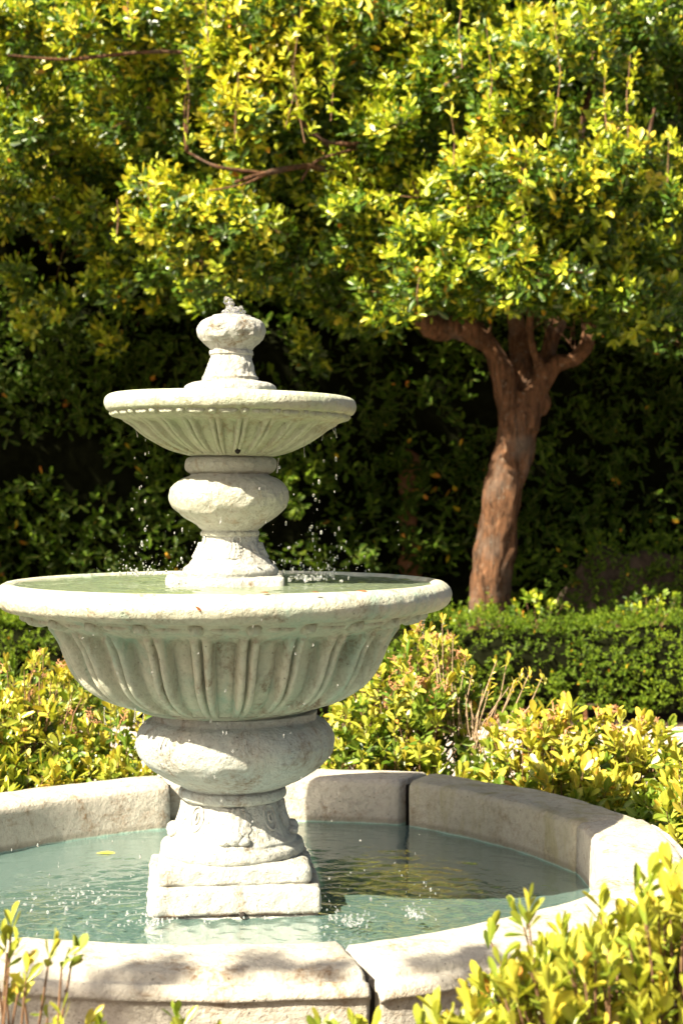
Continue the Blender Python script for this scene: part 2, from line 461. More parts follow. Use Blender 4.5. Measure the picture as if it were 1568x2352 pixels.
# pool water: a polar sheet with real ripples
nr, ns = 150, 320
rr = np.sqrt(np.linspace(0.0004, 1.24**2, nr)); tt = np.arange(ns) / ns * 2 * math.pi
RR, TT = np.meshgrid(rr, tt, indexing='ij')
P = np.stack([RR * np.cos(TT), RR * np.sin(TT), np.zeros_like(RR)], -1).reshape(-1, 3)
h = np.zeros(len(P))
for k in range(34):
    a = rng.uniform(0, 2 * math.pi); r = rng.uniform(0.55, 1.0) * 0.82
    if rng.random() < 0.35:
        c = np.array([rng.uniform(-0.35, 0.45), -0.33 + rng.uniform(-0.06, 0.05)])
    else:
        c = np.array([r * math.cos(a), r * math.sin(a)])
    d = np.hypot(P[:, 0] - c[0], P[:, 1] - c[1]); lam = rng.uniform(0.045, 0.11)
    h += np.sin(d / lam * 2 * math.pi + rng.uniform(0, 6)) * np.exp(-d * rng.uniform(2.2, 5)) * 0.0007
h += fbm(P, 9, 77, 3) * 0.0016 + fbm(P * np.array([0.7, 1.3, 1]), 24, 79, 2) * 0.0008
P[:, 2] = WZ + h
F = ring_faces(nr, ns)
tag(put('pool_water', mesh_data('pool_water', P, F, M_WATER)), kind='structure')

# ------------------------------------------------------------------ the fountain
fountain = thing('tiered_fountain', 'tall pale stone two bowl fountain standing in the round pool', 'fountain')


def slab(wx, z0, z1, mat, name, rotz, parent=None, bev=0.018, seed=1, loc=(0, 0)):
    """square slab with rounded edges and a worn, lumpy surface"""
    n = 44
    V = []; F = []
    half = wx / 2; hz = (z1 - z0) / 2
    nz = 14
    o = 0
    def face(fx, nu, nv):
        nonlocal o
        uu = np.linspace(-1, 1, nu); vv = np.linspace(-1, 1, nv)
        U, W = np.meshgrid(uu, vv)
        V.append(fx(U, W).reshape(-1, 3))
        i = np.arange(nv - 1)[:, None]; j = np.arange(nu - 1)[None]; a = o + i * nu + j
        F.extend(np.stack([a, a + 1, a + nu + 1, a + nu], -1).reshape(-1, 4).tolist()); o += nu * nv
    one = lambda U: np.ones_like(U)
    face(lambda U, W: np.stack([U * half, -half * one(U), W * hz], -1), n, nz)
    face(lambda U, W: np.stack([-U * half, half * one(U), W * hz], -1), n, nz)
    face(lambda U, W: np.stack([half * one(U), U * half, W * hz], -1), n, nz)
    face(lambda U, W: np.stack([-half * one(U), -U * half, W * hz], -1), n, nz)
    face(lambda U, W: np.stack([U * half, W * half, hz * one(U)], -1), n, n)
    face(lambda U, W: np.stack([U * half, -W * half, -hz * one(U)], -1), n, n)
    V = np.vstack(V)
    inner = np.clip(V, [-half + bev, -half + bev, -hz + bev], [half - bev, half - bev, hz - bev])
    d = V - inner; L = np.linalg.norm(d, axis=1, keepdims=True)
    V = inner + d / np.maximum(L, 1e-9) * np.minimum(L, bev)
    V = V + (fbm(V + seed, 30, seed)[:, None] * 0.0050 + vnoise(V + seed, 6, seed + 3)[:, None] * 0.004) * np.array([1, 1, 0.5])
    me = mesh_data(name, V, F, mat)
    return put(name, me, parent or fountain, (loc[0], loc[1], (z0 + z1) / 2), (0, 0, rotz))


ROT = R(5.2)
me_plinth = slab(0.500, 0.030, 0.288, M_WHITE, 'plinth_footing', ROT, seed=8, bev=0.02)  # its white also imitates foam and the plinth's reflection below the waterline
lower = slab(0.517, 0.286, 0.372, M_PLINTH, 'plinth_step', ROT, seed=2)
upper = slab(0.458, 0.366, 0.430, M_WHITE, 'plinth_step', ROT, seed=3, bev=0.02)
# the waterline stain of the lower step needs its own zero height: shift the mesh so its underside is at z = 0
for v in lower.data.vertices: v.co.z += 0.043
lower.location.z -= 0.043
o = put('drain_notch', None, fountain)
V, F = blobs([(0.0, 0, 0)], [(0.010, 0.012, 0.011)])
o.data if False else None
bpy.data.objects.remove(o)
put('drain_notch', mesh_data('drain_notch', V, F, M_HOLE), fountain, tuple(at(557, 2106, -0.252)))


def bell_mod(n, amp, z0, z1, seed):
    def f(TH, S, Rr, Z):
        w = np.clip((Z - z0) / (z1 - z0), 0, 1); m = np.sin(w * math.pi) ** 0.6
        u = (TH - ROT) * n / (2 * math.pi)
        lob = np.abs(np.sin(u * math.pi)) ** 0.7
        fine = np.sin(u * math.pi * 4 + np.sin(w * 5) * 2.2)
        return m * amp * (lob - 0.5 + 0.35 * fine * (1 - w))
    return f


# pedestal foot: torus, fillet, carved bell
prof = [(0.05, 0.415), (0.200, 0.418), (0.219, 0.428), (0.224, 0.442), (0.219, 0.458), (0.204, 0.466), (0.200, 0.470), (0.199, 0.478),
        (0.193, 0.484), (0.183, 0.492), (0.172, 0.510), (0.161, 0.534), (0.152, 0.560), (0.146, 0.585), (0.144, 0.600)]
V, F = lathe(prof, 288, 5, 0.0022, 26, 3, bell_mod(16, 0.007, 0.488, 0.585, 2))
foot = put('pedestal_foot', mesh_data('pedestal_foot', V, F, M_WHITE), fountain)
V, F = lathe([(0.138, 0.592), (0.156, 0.594), (0.166, 0.603), (0.168, 0.614), (0.164, 0.626), (0.156, 0.632), (0.162, 0.636), (0.160, 0.642), (0.14, 0.645)], 128, 5, 0.0015, 30, 5)
put('neck_ring', mesh_data('neck_ring', V, F, M_BULB), fountain)


def acanthus(r_at, z0, z1, wdt, name, th, parent, mat, curl=0.03, seed=0):
    """a lobed carved leaf hanging down a bell: r_at(z) gives the bell's radius, its tip curls out at z0"""
    nu, nv = 21, 22
    u = np.linspace(-1, 1, nu); v = np.linspace(0, 1, nv)
    U, Vv = np.meshgrid(u, v)
    out = (0.55 + 0.45 * np.sin(np.clip(Vv * 1.12, 0, 1) * math.pi * 0.93) ** 0.7) * (0.82 + 0.18 * np.abs(np.cos(Vv * math.pi * 4.5)))
    out = np.where(Vv > 0.9, out * np.sqrt(np.clip((1.0 - Vv) / 0.1, 0.02, 1)), out)
    z = z1 + (z0 - z1) * Vv
    rel = 0.013 * (1 - np.abs(U) ** 2.2) * (0.55 + 0.45 * np.abs(np.cos(U * math.pi * 2.5 + Vv * 3))) * (1 - Vv ** 5 * (curl < 0.005)) + 0.003 * (1 - Vv)
    rad = r_at(z) + rel + curl * np.clip((Vv - 0.72) / 0.28, 0, 1) ** 2
    z = z + 0.020 * np.clip((Vv - 0.85) / 0.15, 0, 1) ** 2 * 0.6
    a = U * out * wdt / rad
    X = np.stack([rad * np.sin(a), -rad * np.cos(a), z], -1).reshape(-1, 3)
    back = np.stack([(r_at(z) - 0.012) * np.sin(a), -(r_at(z) - 0.012) * np.cos(a), z - 0.002], -1).reshape(-1, 3)
    X = X + fbm(X + seed, 45, seed)[:, None] * 0.0016
    i = np.arange(nv - 1)[:, None]; j = np.arange(nu - 1)[None]; q = i * nu + j
    F = np.stack([q, q + nu, q + nu + 1, q + 1], -1).reshape(-1, 4)
    nb = len(X); Fb = F[:, ::-1] + nb
    edge = [k for k in range(nu)] + [k * nu + nu - 1 for k in range(1, nv)] + [(nv - 1) * nu + k for k in range(nu - 2, -1, -1)] + [k * nu for k in range(nv - 2, 0, -1)]
    E = [[edge[k], edge[(k + 1) % len(edge)], edge[(k + 1) % len(edge)] + nb, edge[k] + nb] for k in range(len(edge))]
    me = mesh_data(name, np.vstack([X, back]), np.array(F.tolist() + Fb.tolist() + E), mat)
    return put(name, me, parent, (0, 0, 0), (0, 0, th))


def foot_r(z):
    return np.interp(z, [0.470, 0.484, 0.492, 0.510, 0.534, 0.560, 0.585, 0.60], [0.205, 0.193, 0.183, 0.172, 0.161, 0.152, 0.146, 0.144])


for k in range(4):
    th = ROT + k * math.pi / 2
    acanthus(foot_r, 0.488, 0.590, 0.062, 'acanthus_leaf', th, foot, M_WHITE, 0.010, k)
    # curled tip: two scroll knobs under each leaf
    V, F = blobs([(-0.026, -0.184, 0.494), (0.026, -0.184, 0.494), (0, -0.184, 0.502)], [(0.026, 0.020, 0.015), (0.026, 0.020, 0.015), (0.030, 0.023, 0.024)])
    put('leaf_scroll', mesh_data('leaf_scroll', V, F, M_WHITE), foot, (0, 0, 0), (0, 0, th))
    # oval medallion between the leaves
    parts = []
    for ra, rb, tk in ((0.024, 0.036, 0.0038), (0.008, 0.013, 0.0045)):
        t2 = np.linspace(0, 2 * math.pi, 25)
        zz = 0.552 + rb * np.sin(t2); xx = ra * np.cos(t2); rad = foot_r(zz) + 0.003
        path = np.stack([rad * np.sin(xx / rad), -rad * np.cos(xx / rad), zz], -1)
        parts.append(tube(path, np.full(25, tk), 8, 2))
    V, F = merge(parts)
    put('medallion', mesh_data('medallion', V, F, M_WHITE), foot, (0, 0, 0), (0, 0, th + math.pi / 4))


def Zy(y): return CZ - (y - PY0) / 735.6        # height of a silhouette row at the fountain's axis
PXM = 735.6

prof = [(125, 1800), (140, 1792), (158, 1784), (190, 1764), (210, 1745), (222, 1728), (228, 1704), (226, 1686), (219, 1670), (207, 1656), (196, 1650), (190, 1646), (190, 1636), (186, 1630), (150, 1628)]
V, F = lathe([(a / PXM, Zy(b)) for a, b in prof], 220, 6, 0.0030, 26, 11)
put('baluster_bulb', mesh_data('baluster_bulb', V, F, M_BULB), fountain, (0.008, 0, 0))


def bowl(name, prof_in, flute, n, depth, mat, loc, tilt, seed, ns, rough):
    """prof_in: full outline from under to inside; flute: (z top, z bottom) of the fluted zone"""
    zt, zb = flute
    def mod(TH, S, Rr, Z):
        outer = S < 0.62
        u = (TH * n / (2 * math.pi)) % 1.0 - 0.5
        w = np.clip((zt - Z) / (zt - zb), 0, 1)                          # 0 under the beads, 1 at the bottom
        au = np.abs(u)
        # arched top of each sunk panel
        arch = 0.055 + 0.10 * np.clip((0.5 - au) / 0.28, 0, 1) * 0 + 0.11 * (1 - np.sqrt(np.clip(1 - ((0.5 - au) / 0.27) ** 2, 0, 1)))
        inpan = np.clip((au - 0.235) / 0.045, 0, 1) * np.clip((w - arch) / 0.035, 0, 1)
        inpan = inpan * inpan * (3 - 2 * inpan)
        hollow = inpan * (0.80 - 0.22 * np.cos((0.5 - au) / 0.27 * math.pi / 2))
        cut = (np.exp(-(au / 0.022) ** 2) * 0.55 + np.exp(-((au - 0.25) / 0.022) ** 2) * 0.45) * np.clip((w - 0.05) / 0.08, 0, 1)
        ridge = np.where(au < 0.235, np.clip(np.cos((au - 0.118) / 0.118 * math.pi / 2), 0, 1), 0) ** 0.6
        ridge = np.clip(ridge, 0, 1) * np.clip(w / 0.1, 0, 1)
        fade = np.clip((1 - w) / 0.06, 0.25, 1)
        zone = (w > 0) & (w < 1) & outer
        d = (-hollow * depth - cut * depth * 1.0 + (ridge - 0.55) * depth * 0.62 * np.clip(w / 0.1, 0, 1)) * fade
        return np.where(zone, d * np.clip(Rr / Rr.max() + 0.25, 0, 1), 0)
    V, F = lathe(prof_in, ns, 6, rough, 22, seed, mod)
    return put(name, mesh_data(name, V, F, mat), fountain, loc, tilt)


# lower bowl
lp = [(150, 1632), (190, 1630), (196, 1626), (212, 1622), (231, 1615), (262, 1604), (282, 1594), (310, 1576), (331, 1554), (346, 1530), (357, 1506), (372, 1470), (392, 1440), (412, 1426), (440, 1413), (456, 1404), (464, 1399)]
outer_n = len(lp)
lp += [(474, 1397), (496, 1394), (512, 1382), (519, 1364), (514, 1347), (500, 1336), (486, 1334), (476, 1338), (468, 1346), (440, 1362), (340, 1400), (150, 1420), (1, 1424)]
lp_m = [(a / PXM, Zy(b)) for a, b in lp]
lb = bowl('lower_bowl', lp_m, (Zy(1420), Zy(1620)), 24, 0.040, M_BOWL, (-0.022, 0, 0), (0, 0, R(4)), 21, 24 * 40, 0.0016)
lb['label'] = 'wide fluted lower bowl'


def bead_mesh(w, d, hgt, name, mat):
    v, f = ico()
    s = np.sign(v) * np.abs(v) ** 0.62
    V = s * np.array([w / 2, d / 2, hgt / 2]); V[:, 0] *= (1 - 0.18 * (V[:, 2] < 0))
    return mesh_data(name, V, f, mat)


bm1 = bead_mesh(0.046, 0.062, 0.040, 'bead', M_BOWL)
sw1 = bead_mesh(0.100, 0.040, 0.028, 'swag', M_BOWL)
for k in range(24):
    a = (k + 0.5) / 24 * 2 * math.pi; r = 442 / PXM
    put('bead', bm1, lb, (r * math.cos(a), r * math.sin(a), Zy(1409)), (R(-12), 0, a + math.pi / 2))
    a = k / 24 * 2 * math.pi; r = 438 / PXM
    put('swag', sw1, lb, (r * math.cos(a), r * math.sin(a), Zy(1408)), (R(-12), 0, a + math.pi / 2))

# water lying in the lower bowl, brimming
nr, ns = 70, 200
rr = np.sqrt(np.linspace(0.0004, 0.650**2, nr)); tt = np.arange(ns) / ns * 2 * math.pi
RR, TT = np.meshgrid(rr, tt, indexing='ij')
P = np.stack([RR * np.cos(TT), RR * np.sin(TT), np.zeros_like(RR)], -1).reshape(-1, 3)
h = fbm(P, 14, 55, 3) * 0.0022
for k in range(16):
    a = rng.uniform(0, 2 * math.pi); c = (0.4 * math.cos(a), 0.4 * math.sin(a))
    d = np.hypot(P[:, 0] - c[0], P[:, 1] - c[1])
    h += np.sin(d / 0.05 * 2 * math.pi) * np.exp(-d * 6) * 0.0016
P[:, 2] = h
tag(put('bowl_water', mesh_data('bowl_water', P, ring_faces(nr, ns), M_BWATER), None, (-0.022, 0, Zy(1340.5))), kind='structure')

# upper column: square slab, foot with leaves, ring, bulb, collar   (z = 2.234 - 0.000598 * row of a close crop)
def Zc(y): return CZ - (627 + 0.44 * y - PY0) / PXM
K = 0.44 / PXM
slab(0.345, Zy(1348), Zy(1322), M_WHITE, 'column_slab', R(8), seed=6, bev=0.010, loc=(-0.028, -0.015))
prof = [(60, 1590), (225, 1588), (243, 1572), (247, 1556), (240, 1538), (224, 1524), (214, 1516), (208, 1506), (196, 1492), (180, 1474), (160, 1448), (147, 1424), (139, 1400), (137, 1380), (140, 1368)]
V, F = lathe([(a * K, Zc(b)) for a, b in prof], 240, 5, 0.0020, 32, 13, bell_mod(16, 0.005, Zc(1505), Zc(1400), 4))
ufoot = put('column_foot', mesh_data('column_foot', V, F, M_WHITE), fountain, (-0.006, 0, 0))
def ufoot_r(z):
    return np.interp(z, [Zc(y) for y in (1520, 1506, 1492, 1474, 1448, 1424, 1400, 1370)], [v * K for v in (216, 208, 196, 180, 160, 147, 139, 138)])
for k in range(4):
    th = ROT + k * math.pi / 2
    acanthus(ufoot_r, Zc(1496), Zc(1405), 0.042, 'acanthus_leaf', th, ufoot, M_WHITE, 0.002, 10 + k)
    t2 = np.linspace(0, 2 * math.pi, 21)
    zz = Zc(1392) + 0.014 * np.sin(t2); xx = 0.013 * np.cos(t2); rad = ufoot_r(zz) + 0.002
    V, F = tube(np.stack([rad * np.sin(xx / rad), -rad * np.cos(xx / rad), zz], -1), np.full(21, 0.0032), 8, 2)
    put('medallion', mesh_data('medallion', V, F, M_WHITE), ufoot, (0, 0, 0), (0, 0, th + 0.21))
V, F = lathe([(a * K, Zc(b)) for a, b in [(120, 1374), (146, 1372), (153, 1364), (153, 1352), (147, 1345), (148, 1338), (156, 1332), (178, 1316), (222, 1288), (272, 1250), (303, 1212), (314, 1172), (309, 1134), (288, 1102), (254, 1076), (216, 1060), (206, 1052), (206, 1044)]], 200, 6, 0.0034, 34, 15)
put('column_bulb', mesh_data('column_bulb', V, F, M_BULBTOP), fountain, (-0.008, 0, 0))
V, F = lathe([(a * K, Zc(b)) for a, b in [(180, 1052), (206, 1048), (226, 1036), (237, 1016), (238, 992), (230, 972), (214, 962), (180, 956)]], 160, 6, 0.0022, 32, 16)
put('collar_ring', mesh_data('collar_ring', V, F, M_BULBTOP), fountain, (-0.005, 0, 0))
# upper bowl
up = [(150, 962), (205, 960), (230, 954), (270, 942), (312, 928), (352, 911), (392, 890), (430, 867), (465, 842), (498, 814), (530, 794), (562, 778), (586, 768), (604, 752), (612, 742)]
up += [(622, 736), (640, 728), (652, 708), (655, 688), (648, 664), (630, 648), (604, 642), (580, 650), (540, 680), (380, 730), (200, 745), (1, 748)]
ub = bowl('upper_bowl', [(a * K, Zc(b)) for a, b in up], (Zc(768), Zc(952)), 24, 0.024, M_BOWLTOP, (-0.006, 0, 0), (0, R(0.9), R(3)), 31, 24 * 36, 0.0014)
# keep the tilt about the bowl's own height
ub.location.x -= math.sin(R(0.9)) * Zc(800)
bm2 = bead_mesh(0.030, 0.032, 0.024, 'bead', M_BOWLTOP)
sw2 = bead_mesh(0.060, 0.026, 0.022, 'swag', M_BOWLTOP)
for k in range(24):
    a = (k + 0.5) / 24 * 2 * math.pi; r = 601 * K
    put('bead', bm2, ub, (r * math.cos(a), r * math.sin(a), Zc(744)), (R(-14), 0, a + math.pi / 2))
    a = k / 24 * 2 * math.pi; r = 600 * K
    put('swag', sw2, ub, (r * math.cos(a), r * math.sin(a), Zc(746)), (R(-14), 0, a + math.pi / 2))
V, F = blobs([(0, 0, 0)], [(0.0095, 0.012, 0.012)])
put('drain_hole', mesh_data('drain_hole', V, F, M_HOLE), ub, (0.026, -0.178, Zc(930) - 0.0005))
V, F = lathe([(0.01, Zc(748)), (0.18, Zc(690)), (0.345, Zc(662)), (0.36, Zc(660))], 96, 3)
tag(put('upper_bowl_water', mesh_data('upper_bowl_water', np.column_stack([V[:, 0], V[:, 1], np.full(len(V), Zc(659))]), F, M_BWATER)), kind='structure')
# finial
prof = [(60, 660), (236, 640), (240, 618), (237, 598), (225, 584), (198, 574), (160, 568), (147, 562), (147, 546), (140, 538), (132, 522), (125, 498), (116, 468), (108, 440), (107, 432), (114, 426), (114, 410), (110, 404), (122, 388), (150, 366), (174, 338), (182, 308), (178, 282), (160, 256), (126, 238), (104, 232), (98, 224), (70, 222), (1, 226)]
V, F = lathe([(a * K, Zc(b)) for a, b in prof], 180, 6, 0.0040, 40, 17, bell_mod(8, 0.004, Zc(530), Zc(455), 6))
put('finial', mesh_data('finial', V, F, M_WHITE), fountain, (-0.004, 0, 0))

# bubbling water on the finial
jc = []; js = []
for (x, y, rad) in [(790, 215, 30), (765, 190, 24), (757, 165, 19), (752, 145, 15), (775, 170, 18), (800, 195, 22), (822, 195, 17), (826, 180, 9), (745, 135, 8), (740, 205, 14), (770, 150, 12), (812, 212, 20), (735, 215, 8), (840, 208, 10), (755, 210, 22)]:
    jc.append(((x - 780) * K, rng.uniform(-0.012, 0.012), Zc(y))); js.append((rad * K,) * 3)
V, F = blobs(jc, js); V = V + fbm(V, 70, 5, 2)[:, None] * np.array([0.0045, 0.004, 0.005])
tag(put('water_jet', mesh_data('water_jet', V, F, M_DROP)), 'small clear bubbling water jet on top of the finial', 'water jet')

# ------------------------------------------------------------------ splashing drops
C = []; S = []
def drops(n, x0, x1, y0, y1, Y0, Y1, s0, s1, down=1.0):
    for _ in range(n):
        x = rng.uniform(x0, x1); y = y0 + (y1 - y0) * rng.random() ** (1 / down); Y = rng.uniform(Y0, Y1)
        r = (s0 + (s1 - s0) * rng.random() ** 3) / 2 * (Y - CY) / FPX
        C.append(at(x, y, Y)); S.append((r * 0.85, r * 0.85, r * rng.uniform(1, 2.4)))
drops(26, 705, 778, 960, 1310, -0.25, 0.25, 3, 9)
drops(16, 300, 345, 990, 1310, -0.25, 0.2, 3, 9)
drops(12, 380, 720, 1060, 1300, -0.33, -0.2, 3, 7)
drops(95, 270, 480, 1190, 1318, -0.35, 0.4, 1.2, 5.5, 3)
drops(120, 590, 850, 1190, 1325, -0.35, 0.4, 1.2, 6, 3)
drops(60, 150, 960, 1120, 1320, -0.3, 0.4, 0.9, 2.4, 1.5)
drops(60, 0, 900, 1420, 1640, -0.72, -0.6, 1.5, 4.5)
drops(50, 300, 770, 1640, 1900, -0.5, -0.4, 1.5, 5)
drops(80, 0, 340, 1930, 2150, -0.7, -0.3, 1.5, 6)
drops(90, 745, 1010, 1900, 2130, -0.6, 0.0, 1.5, 6.5, 2)
drops(50, 330, 760, 2085, 2165, -0.62, -0.4, 2, 8)
drops(24, 968, 976, 1400, 1470, 0.0, 0.05, 2, 5)


def splash(cx, cy, Y, wid, hgt, n):
    """a small burst: drops thrown up from a patch, thick low down and fine higher up"""
    b = at(cx, cy, Y)
    for _ in range(n):
        f = rng.random() ** 2; r = rng.uniform(0.0012, 0.0046) * (1 - 0.6 * f)
        C.append(b + np.array([rng.normal(0, wid / 2.6), rng.normal(0, wid / 2.6), f * hgt]))
        S.append((r * rng.uniform(0.7, 1.6), r * rng.uniform(0.7, 1.6), r * rng.uniform(0.8, 2.0)))


for a in [(325, 1320, 0.05, 0.10, 0.035, 60), (705, 1330, -0.05, 0.13, 0.035, 90), (760, 1322, 0.05, 0.03, 0.06, 26), (165, 2072, -0.25, 0.22, 0.035, 90),
          (345, 2128, -0.40, 0.09, 0.05, 70), (800, 2124, -0.40, 0.10, 0.04, 70), (955, 2108, -0.38, 0.05, 0.035, 50)]: splash(*a)
thr = []
for x, y0, y1, Y, r in [(768, 972, 1006, 0.05, 0.0022), (765, 974, 996, 0.05, 0.0018), (640, 1052, 1086, -0.2, 0.0020), (715, 1000, 1020, 0.0, 0.0020), (971, 1402, 1440, 0.0, 0.0016), (313, 985, 1004, -0.05, 0.0016),
                        (240, 1625, 1665, -0.35, 0.0030), (310, 1628, 1660, -0.30, 0.0035), (330, 1640, 1662, -0.3, 0.0030), (700, 1010, 1050, -0.1, 0.0014), (742, 985, 1012, 0.0, 0.0014)]:
    p = at(x, y0, Y); q = at(x + rng.normal(0, 3), y1, Y)
    thr.append(tube([p, (p + q) / 2 + rng.normal(0, 0.0015, 3), q], [r * 0.7, r * 0.55, r * 1.3], 6, 5))
V0, F0 = merge(thr)
V, F = blobs(C, S); V = V + vnoise(V, 300, 3)[:, None] * 0.0006
V, F = merge([(V, F), (V0, F0)])
tag(put('water_drops', mesh_data('water_drops', V, F, M_DROP)), 'scattered clear drops splashing off the fountain bowls', 'water drops', kind='stuff')

# ------------------------------------------------------------------ foliage
HI = (np.array([(0, 0, 0), (0.30, 0, -0.01), (0.62, 0, -0.035), (0.86, 0, -0.05), (1, 0, -0.04),
                (0.28, 0.13, 0.035), (0.60, 0.23, 0.05), (0.86, 0.17, 0.02), (0.28, -0.13, 0.035), (0.60, -0.23, 0.05), (0.86, -0.17, 0.02)]),
      np.array([(0, 1, 5), (1, 2, 6), (1, 6, 5), (2, 3, 7), (2, 7, 6), (3, 4, 7), (0, 8, 1), (1, 9, 2), (1, 8, 9), (2, 10, 3), (2, 9, 10), (3, 10, 4)]))
LO = (np.array([(0, 0, 0), (0.55, 0.25, 0.05), (0.9, 0.15, 0.02), (1, 0, -0.02), (0.9, -0.15, 0.02), (0.55, -0.25, 0.05), (0.5, 0, -0.03)]),
      np.array([(0, 6, 1), (6, 2, 1), (6, 3, 2), (6, 4, 3), (6, 5, 4), (0, 5, 6)]))
NT_TINT = 9
LEAFCACHE = {}


def unit(A): return A / np.maximum(np.linalg.norm(A, axis=-1, keepdims=True), 1e-9)


class Leaves:
    def __init__(self): self.P = []; self.D = []; self.N = []; self.S = []; self.T = []
    def add(self, P, D, N, S, T):
        self.P.append(P); self.D.append(D); self.N.append(N); self.S.append(S); self.T.append(T)
    def sprigs(self, P, A, k, size, tint, tilt=(75, 20), stem=0.5, tipgain=0.15, jit=0.2):
        """k leaves round the axis A of each sprig at P, old ones low and wide, young ones at the tip"""
        M = len(P); A = unit(A)
        ref = rng.normal(size=(M, 3)); U = unit(np.cross(A, ref)); W = np.cross(A, U)
        i = np.arange(k)[None]; f = (i + 0.5) / k
        phi = i * 2.39996 + rng.uniform(0, 6.3, (M, 1)) + rng.normal(0, 0.3, (M, k))
        tl = np.radians(tilt[0] + (tilt[1] - tilt[0]) * f + rng.normal(0, 12, (M, k)))
        rad = U[:, None] * np.cos(phi)[..., None] + W[:, None] * np.sin(phi)[..., None]
        D = A[:, None] * np.cos(tl)[..., None] + rad * np.sin(tl)[..., None]
        D = unit(D + rng.normal(0, jit, D.shape)); D[..., 2] -= 0.08; D = unit(D)
        N = A[:, None] + rng.normal(0, 0.18, D.shape); N = unit(N - D * np.sum(N * D, -1, keepdims=True))
        sz = np.broadcast_to(np.asarray(size, float).reshape(-1, 1), (M, k)) * rng.uniform(0.65, 1.15, (M, k)) * (1 - 0.3 * f ** 2)
        base = P[:, None] + A[:, None] * ((f - 0.8) * stem * np.mean(size) * 2)[..., None]
        T = np.broadcast_to(np.asarray(tint, float).reshape(-1, 1), (M, k)) + tipgain * (f - 0.5) + rng.normal(0, 0.07, (M, k))
        T = np.clip(T, 0, 0.83); odd = rng.random((M, k)) < 0.008; T = np.where(odd, rng.uniform(0.9, 1.0, (M, k)), T)
        self.add(base.reshape(-1, 3), D.reshape(-1, 3), N.reshape(-1, 3), sz.ravel(), np.clip(T, 0, 1).ravel())
    def build(self, parent, mat, top=300, hi=False, name='leaf', stuff='foliage'):
        P = np.vstack(self.P); D = np.vstack(self.D); N = np.vstack(self.N); S = np.concatenate(self.S); T = np.concatenate(self.T)
        Wd = np.cross(N, D)
        base = np.array(parent.location)
        d = P[:, 1] - CY
        px = PX0 + (P[:, 0] - CX) * FPX / d; py = PY0 - (P[:, 2] - CZ) * FPX / d
        ok = (px > 8) & (px < 1560) & (py > 8) & (py < 2344) & (d > 0.5)
        view = unit(P - np.array([CX, CY, CZ])); facing = np.abs(np.sum(N * view, -1))
        score = np.where(ok, S / d * (0.35 + facing) * np.exp(-(d - d.min()) / 0.7), -1)
        idx = np.argsort(-score)[:top]; idx = idx[score[idx] > 0]
        keep = np.ones(len(P), bool); keep[idx] = False
        Wd = Wd * rng.uniform(0.62, 1.08, (len(P), 1)); N = N * rng.uniform(-0.6, 2.6, (len(P), 1))      # width and curl of each leaf
        for q in idx:
            tq = int(round(T[q] * (NT_TINT - 1)))
            key = (mat.name, tq)
            if key not in LEAFCACHE:
                LEAFCACHE[key] = mesh_data('leaf', HI[0], HI[1], mat, True, np.full(len(HI[0]), tq / (NT_TINT - 1)), (np.abs(HI[0][:, 1]) < 1e-6).astype(float), HI[0][:, 0])
            o = bpy.data.objects.new(name, LEAFCACHE[key]); COL.objects.link(o)
            o.parent = parent
            m = np.eye(4); m[:3, 0] = D[q] * S[q]; m[:3, 1] = Wd[q] * S[q]; m[:3, 2] = N[q] * S[q]; m[:3, 3] = P[q] - base
            o.matrix_basis = Matrix(m.tolist())
        P, D, N, S, T, Wd = P[keep], D[keep], N[keep], S[keep], T[keep], Wd[keep]
        tv, tf = HI if hi else LO
        V = P[:, None] + (D[:, None] * tv[None, :, :1] + Wd[:, None] * tv[None, :, 1:2] + N[:, None] * tv[None, :, 2:]) * S[:, None, None]
        V = V.reshape(-1, 3) - base
        F = (tf[None] + (np.arange(len(P)) * len(tv))[:, None, None]).reshape(-1, 3)
        o = put(stuff, mesh_data(stuff, V, F, mat, True, np.repeat(T, len(tv)), np.tile((np.abs(tv[:, 1]) < 1e-6).astype(float), len(P)), np.tile(tv[:, 0], len(P))), parent)
        o['kind'] = 'stuff'
        return len(P)


def ellipsoid_pts(n, c, rad, upper=False, power=0.35):
    v = unit(rng.normal(size=(n, 3)))
    if upper: v[:, 2] = np.abs(v[:, 2]) * 1.0 - 0.25 * rng.random(n); v = unit(v)
    r = rng.random(n) ** power
    return np.asarray(c) + v * r[:, None] * np.asarray(rad), v


def add_sticks(name, parent, P0, P1, r0, r1, mat, bend=0.0, ns=5):
    P0 = np.atleast_2d(P0); P1 = np.atleast_2d(P1)
    L = np.linalg.norm(P1 - P0, axis=1, keepdims=True)
    mid = (P0 + P1) / 2 + rng.normal(0, 1, P0.shape) * bend * L
    rm = (np.asarray(r0) + np.asarray(r1)) / 2
    a = sticks(P0, mid, r0, rm, ns); b = sticks(mid, P1, rm, r1, ns)
    V = np.vstack([a[0], b[0]]) - np.array(parent.location)
    F = np.vstack([a[1], b[1] + len(a[0])])
    return put(name, mesh_data(name, V, F, mat), parent)


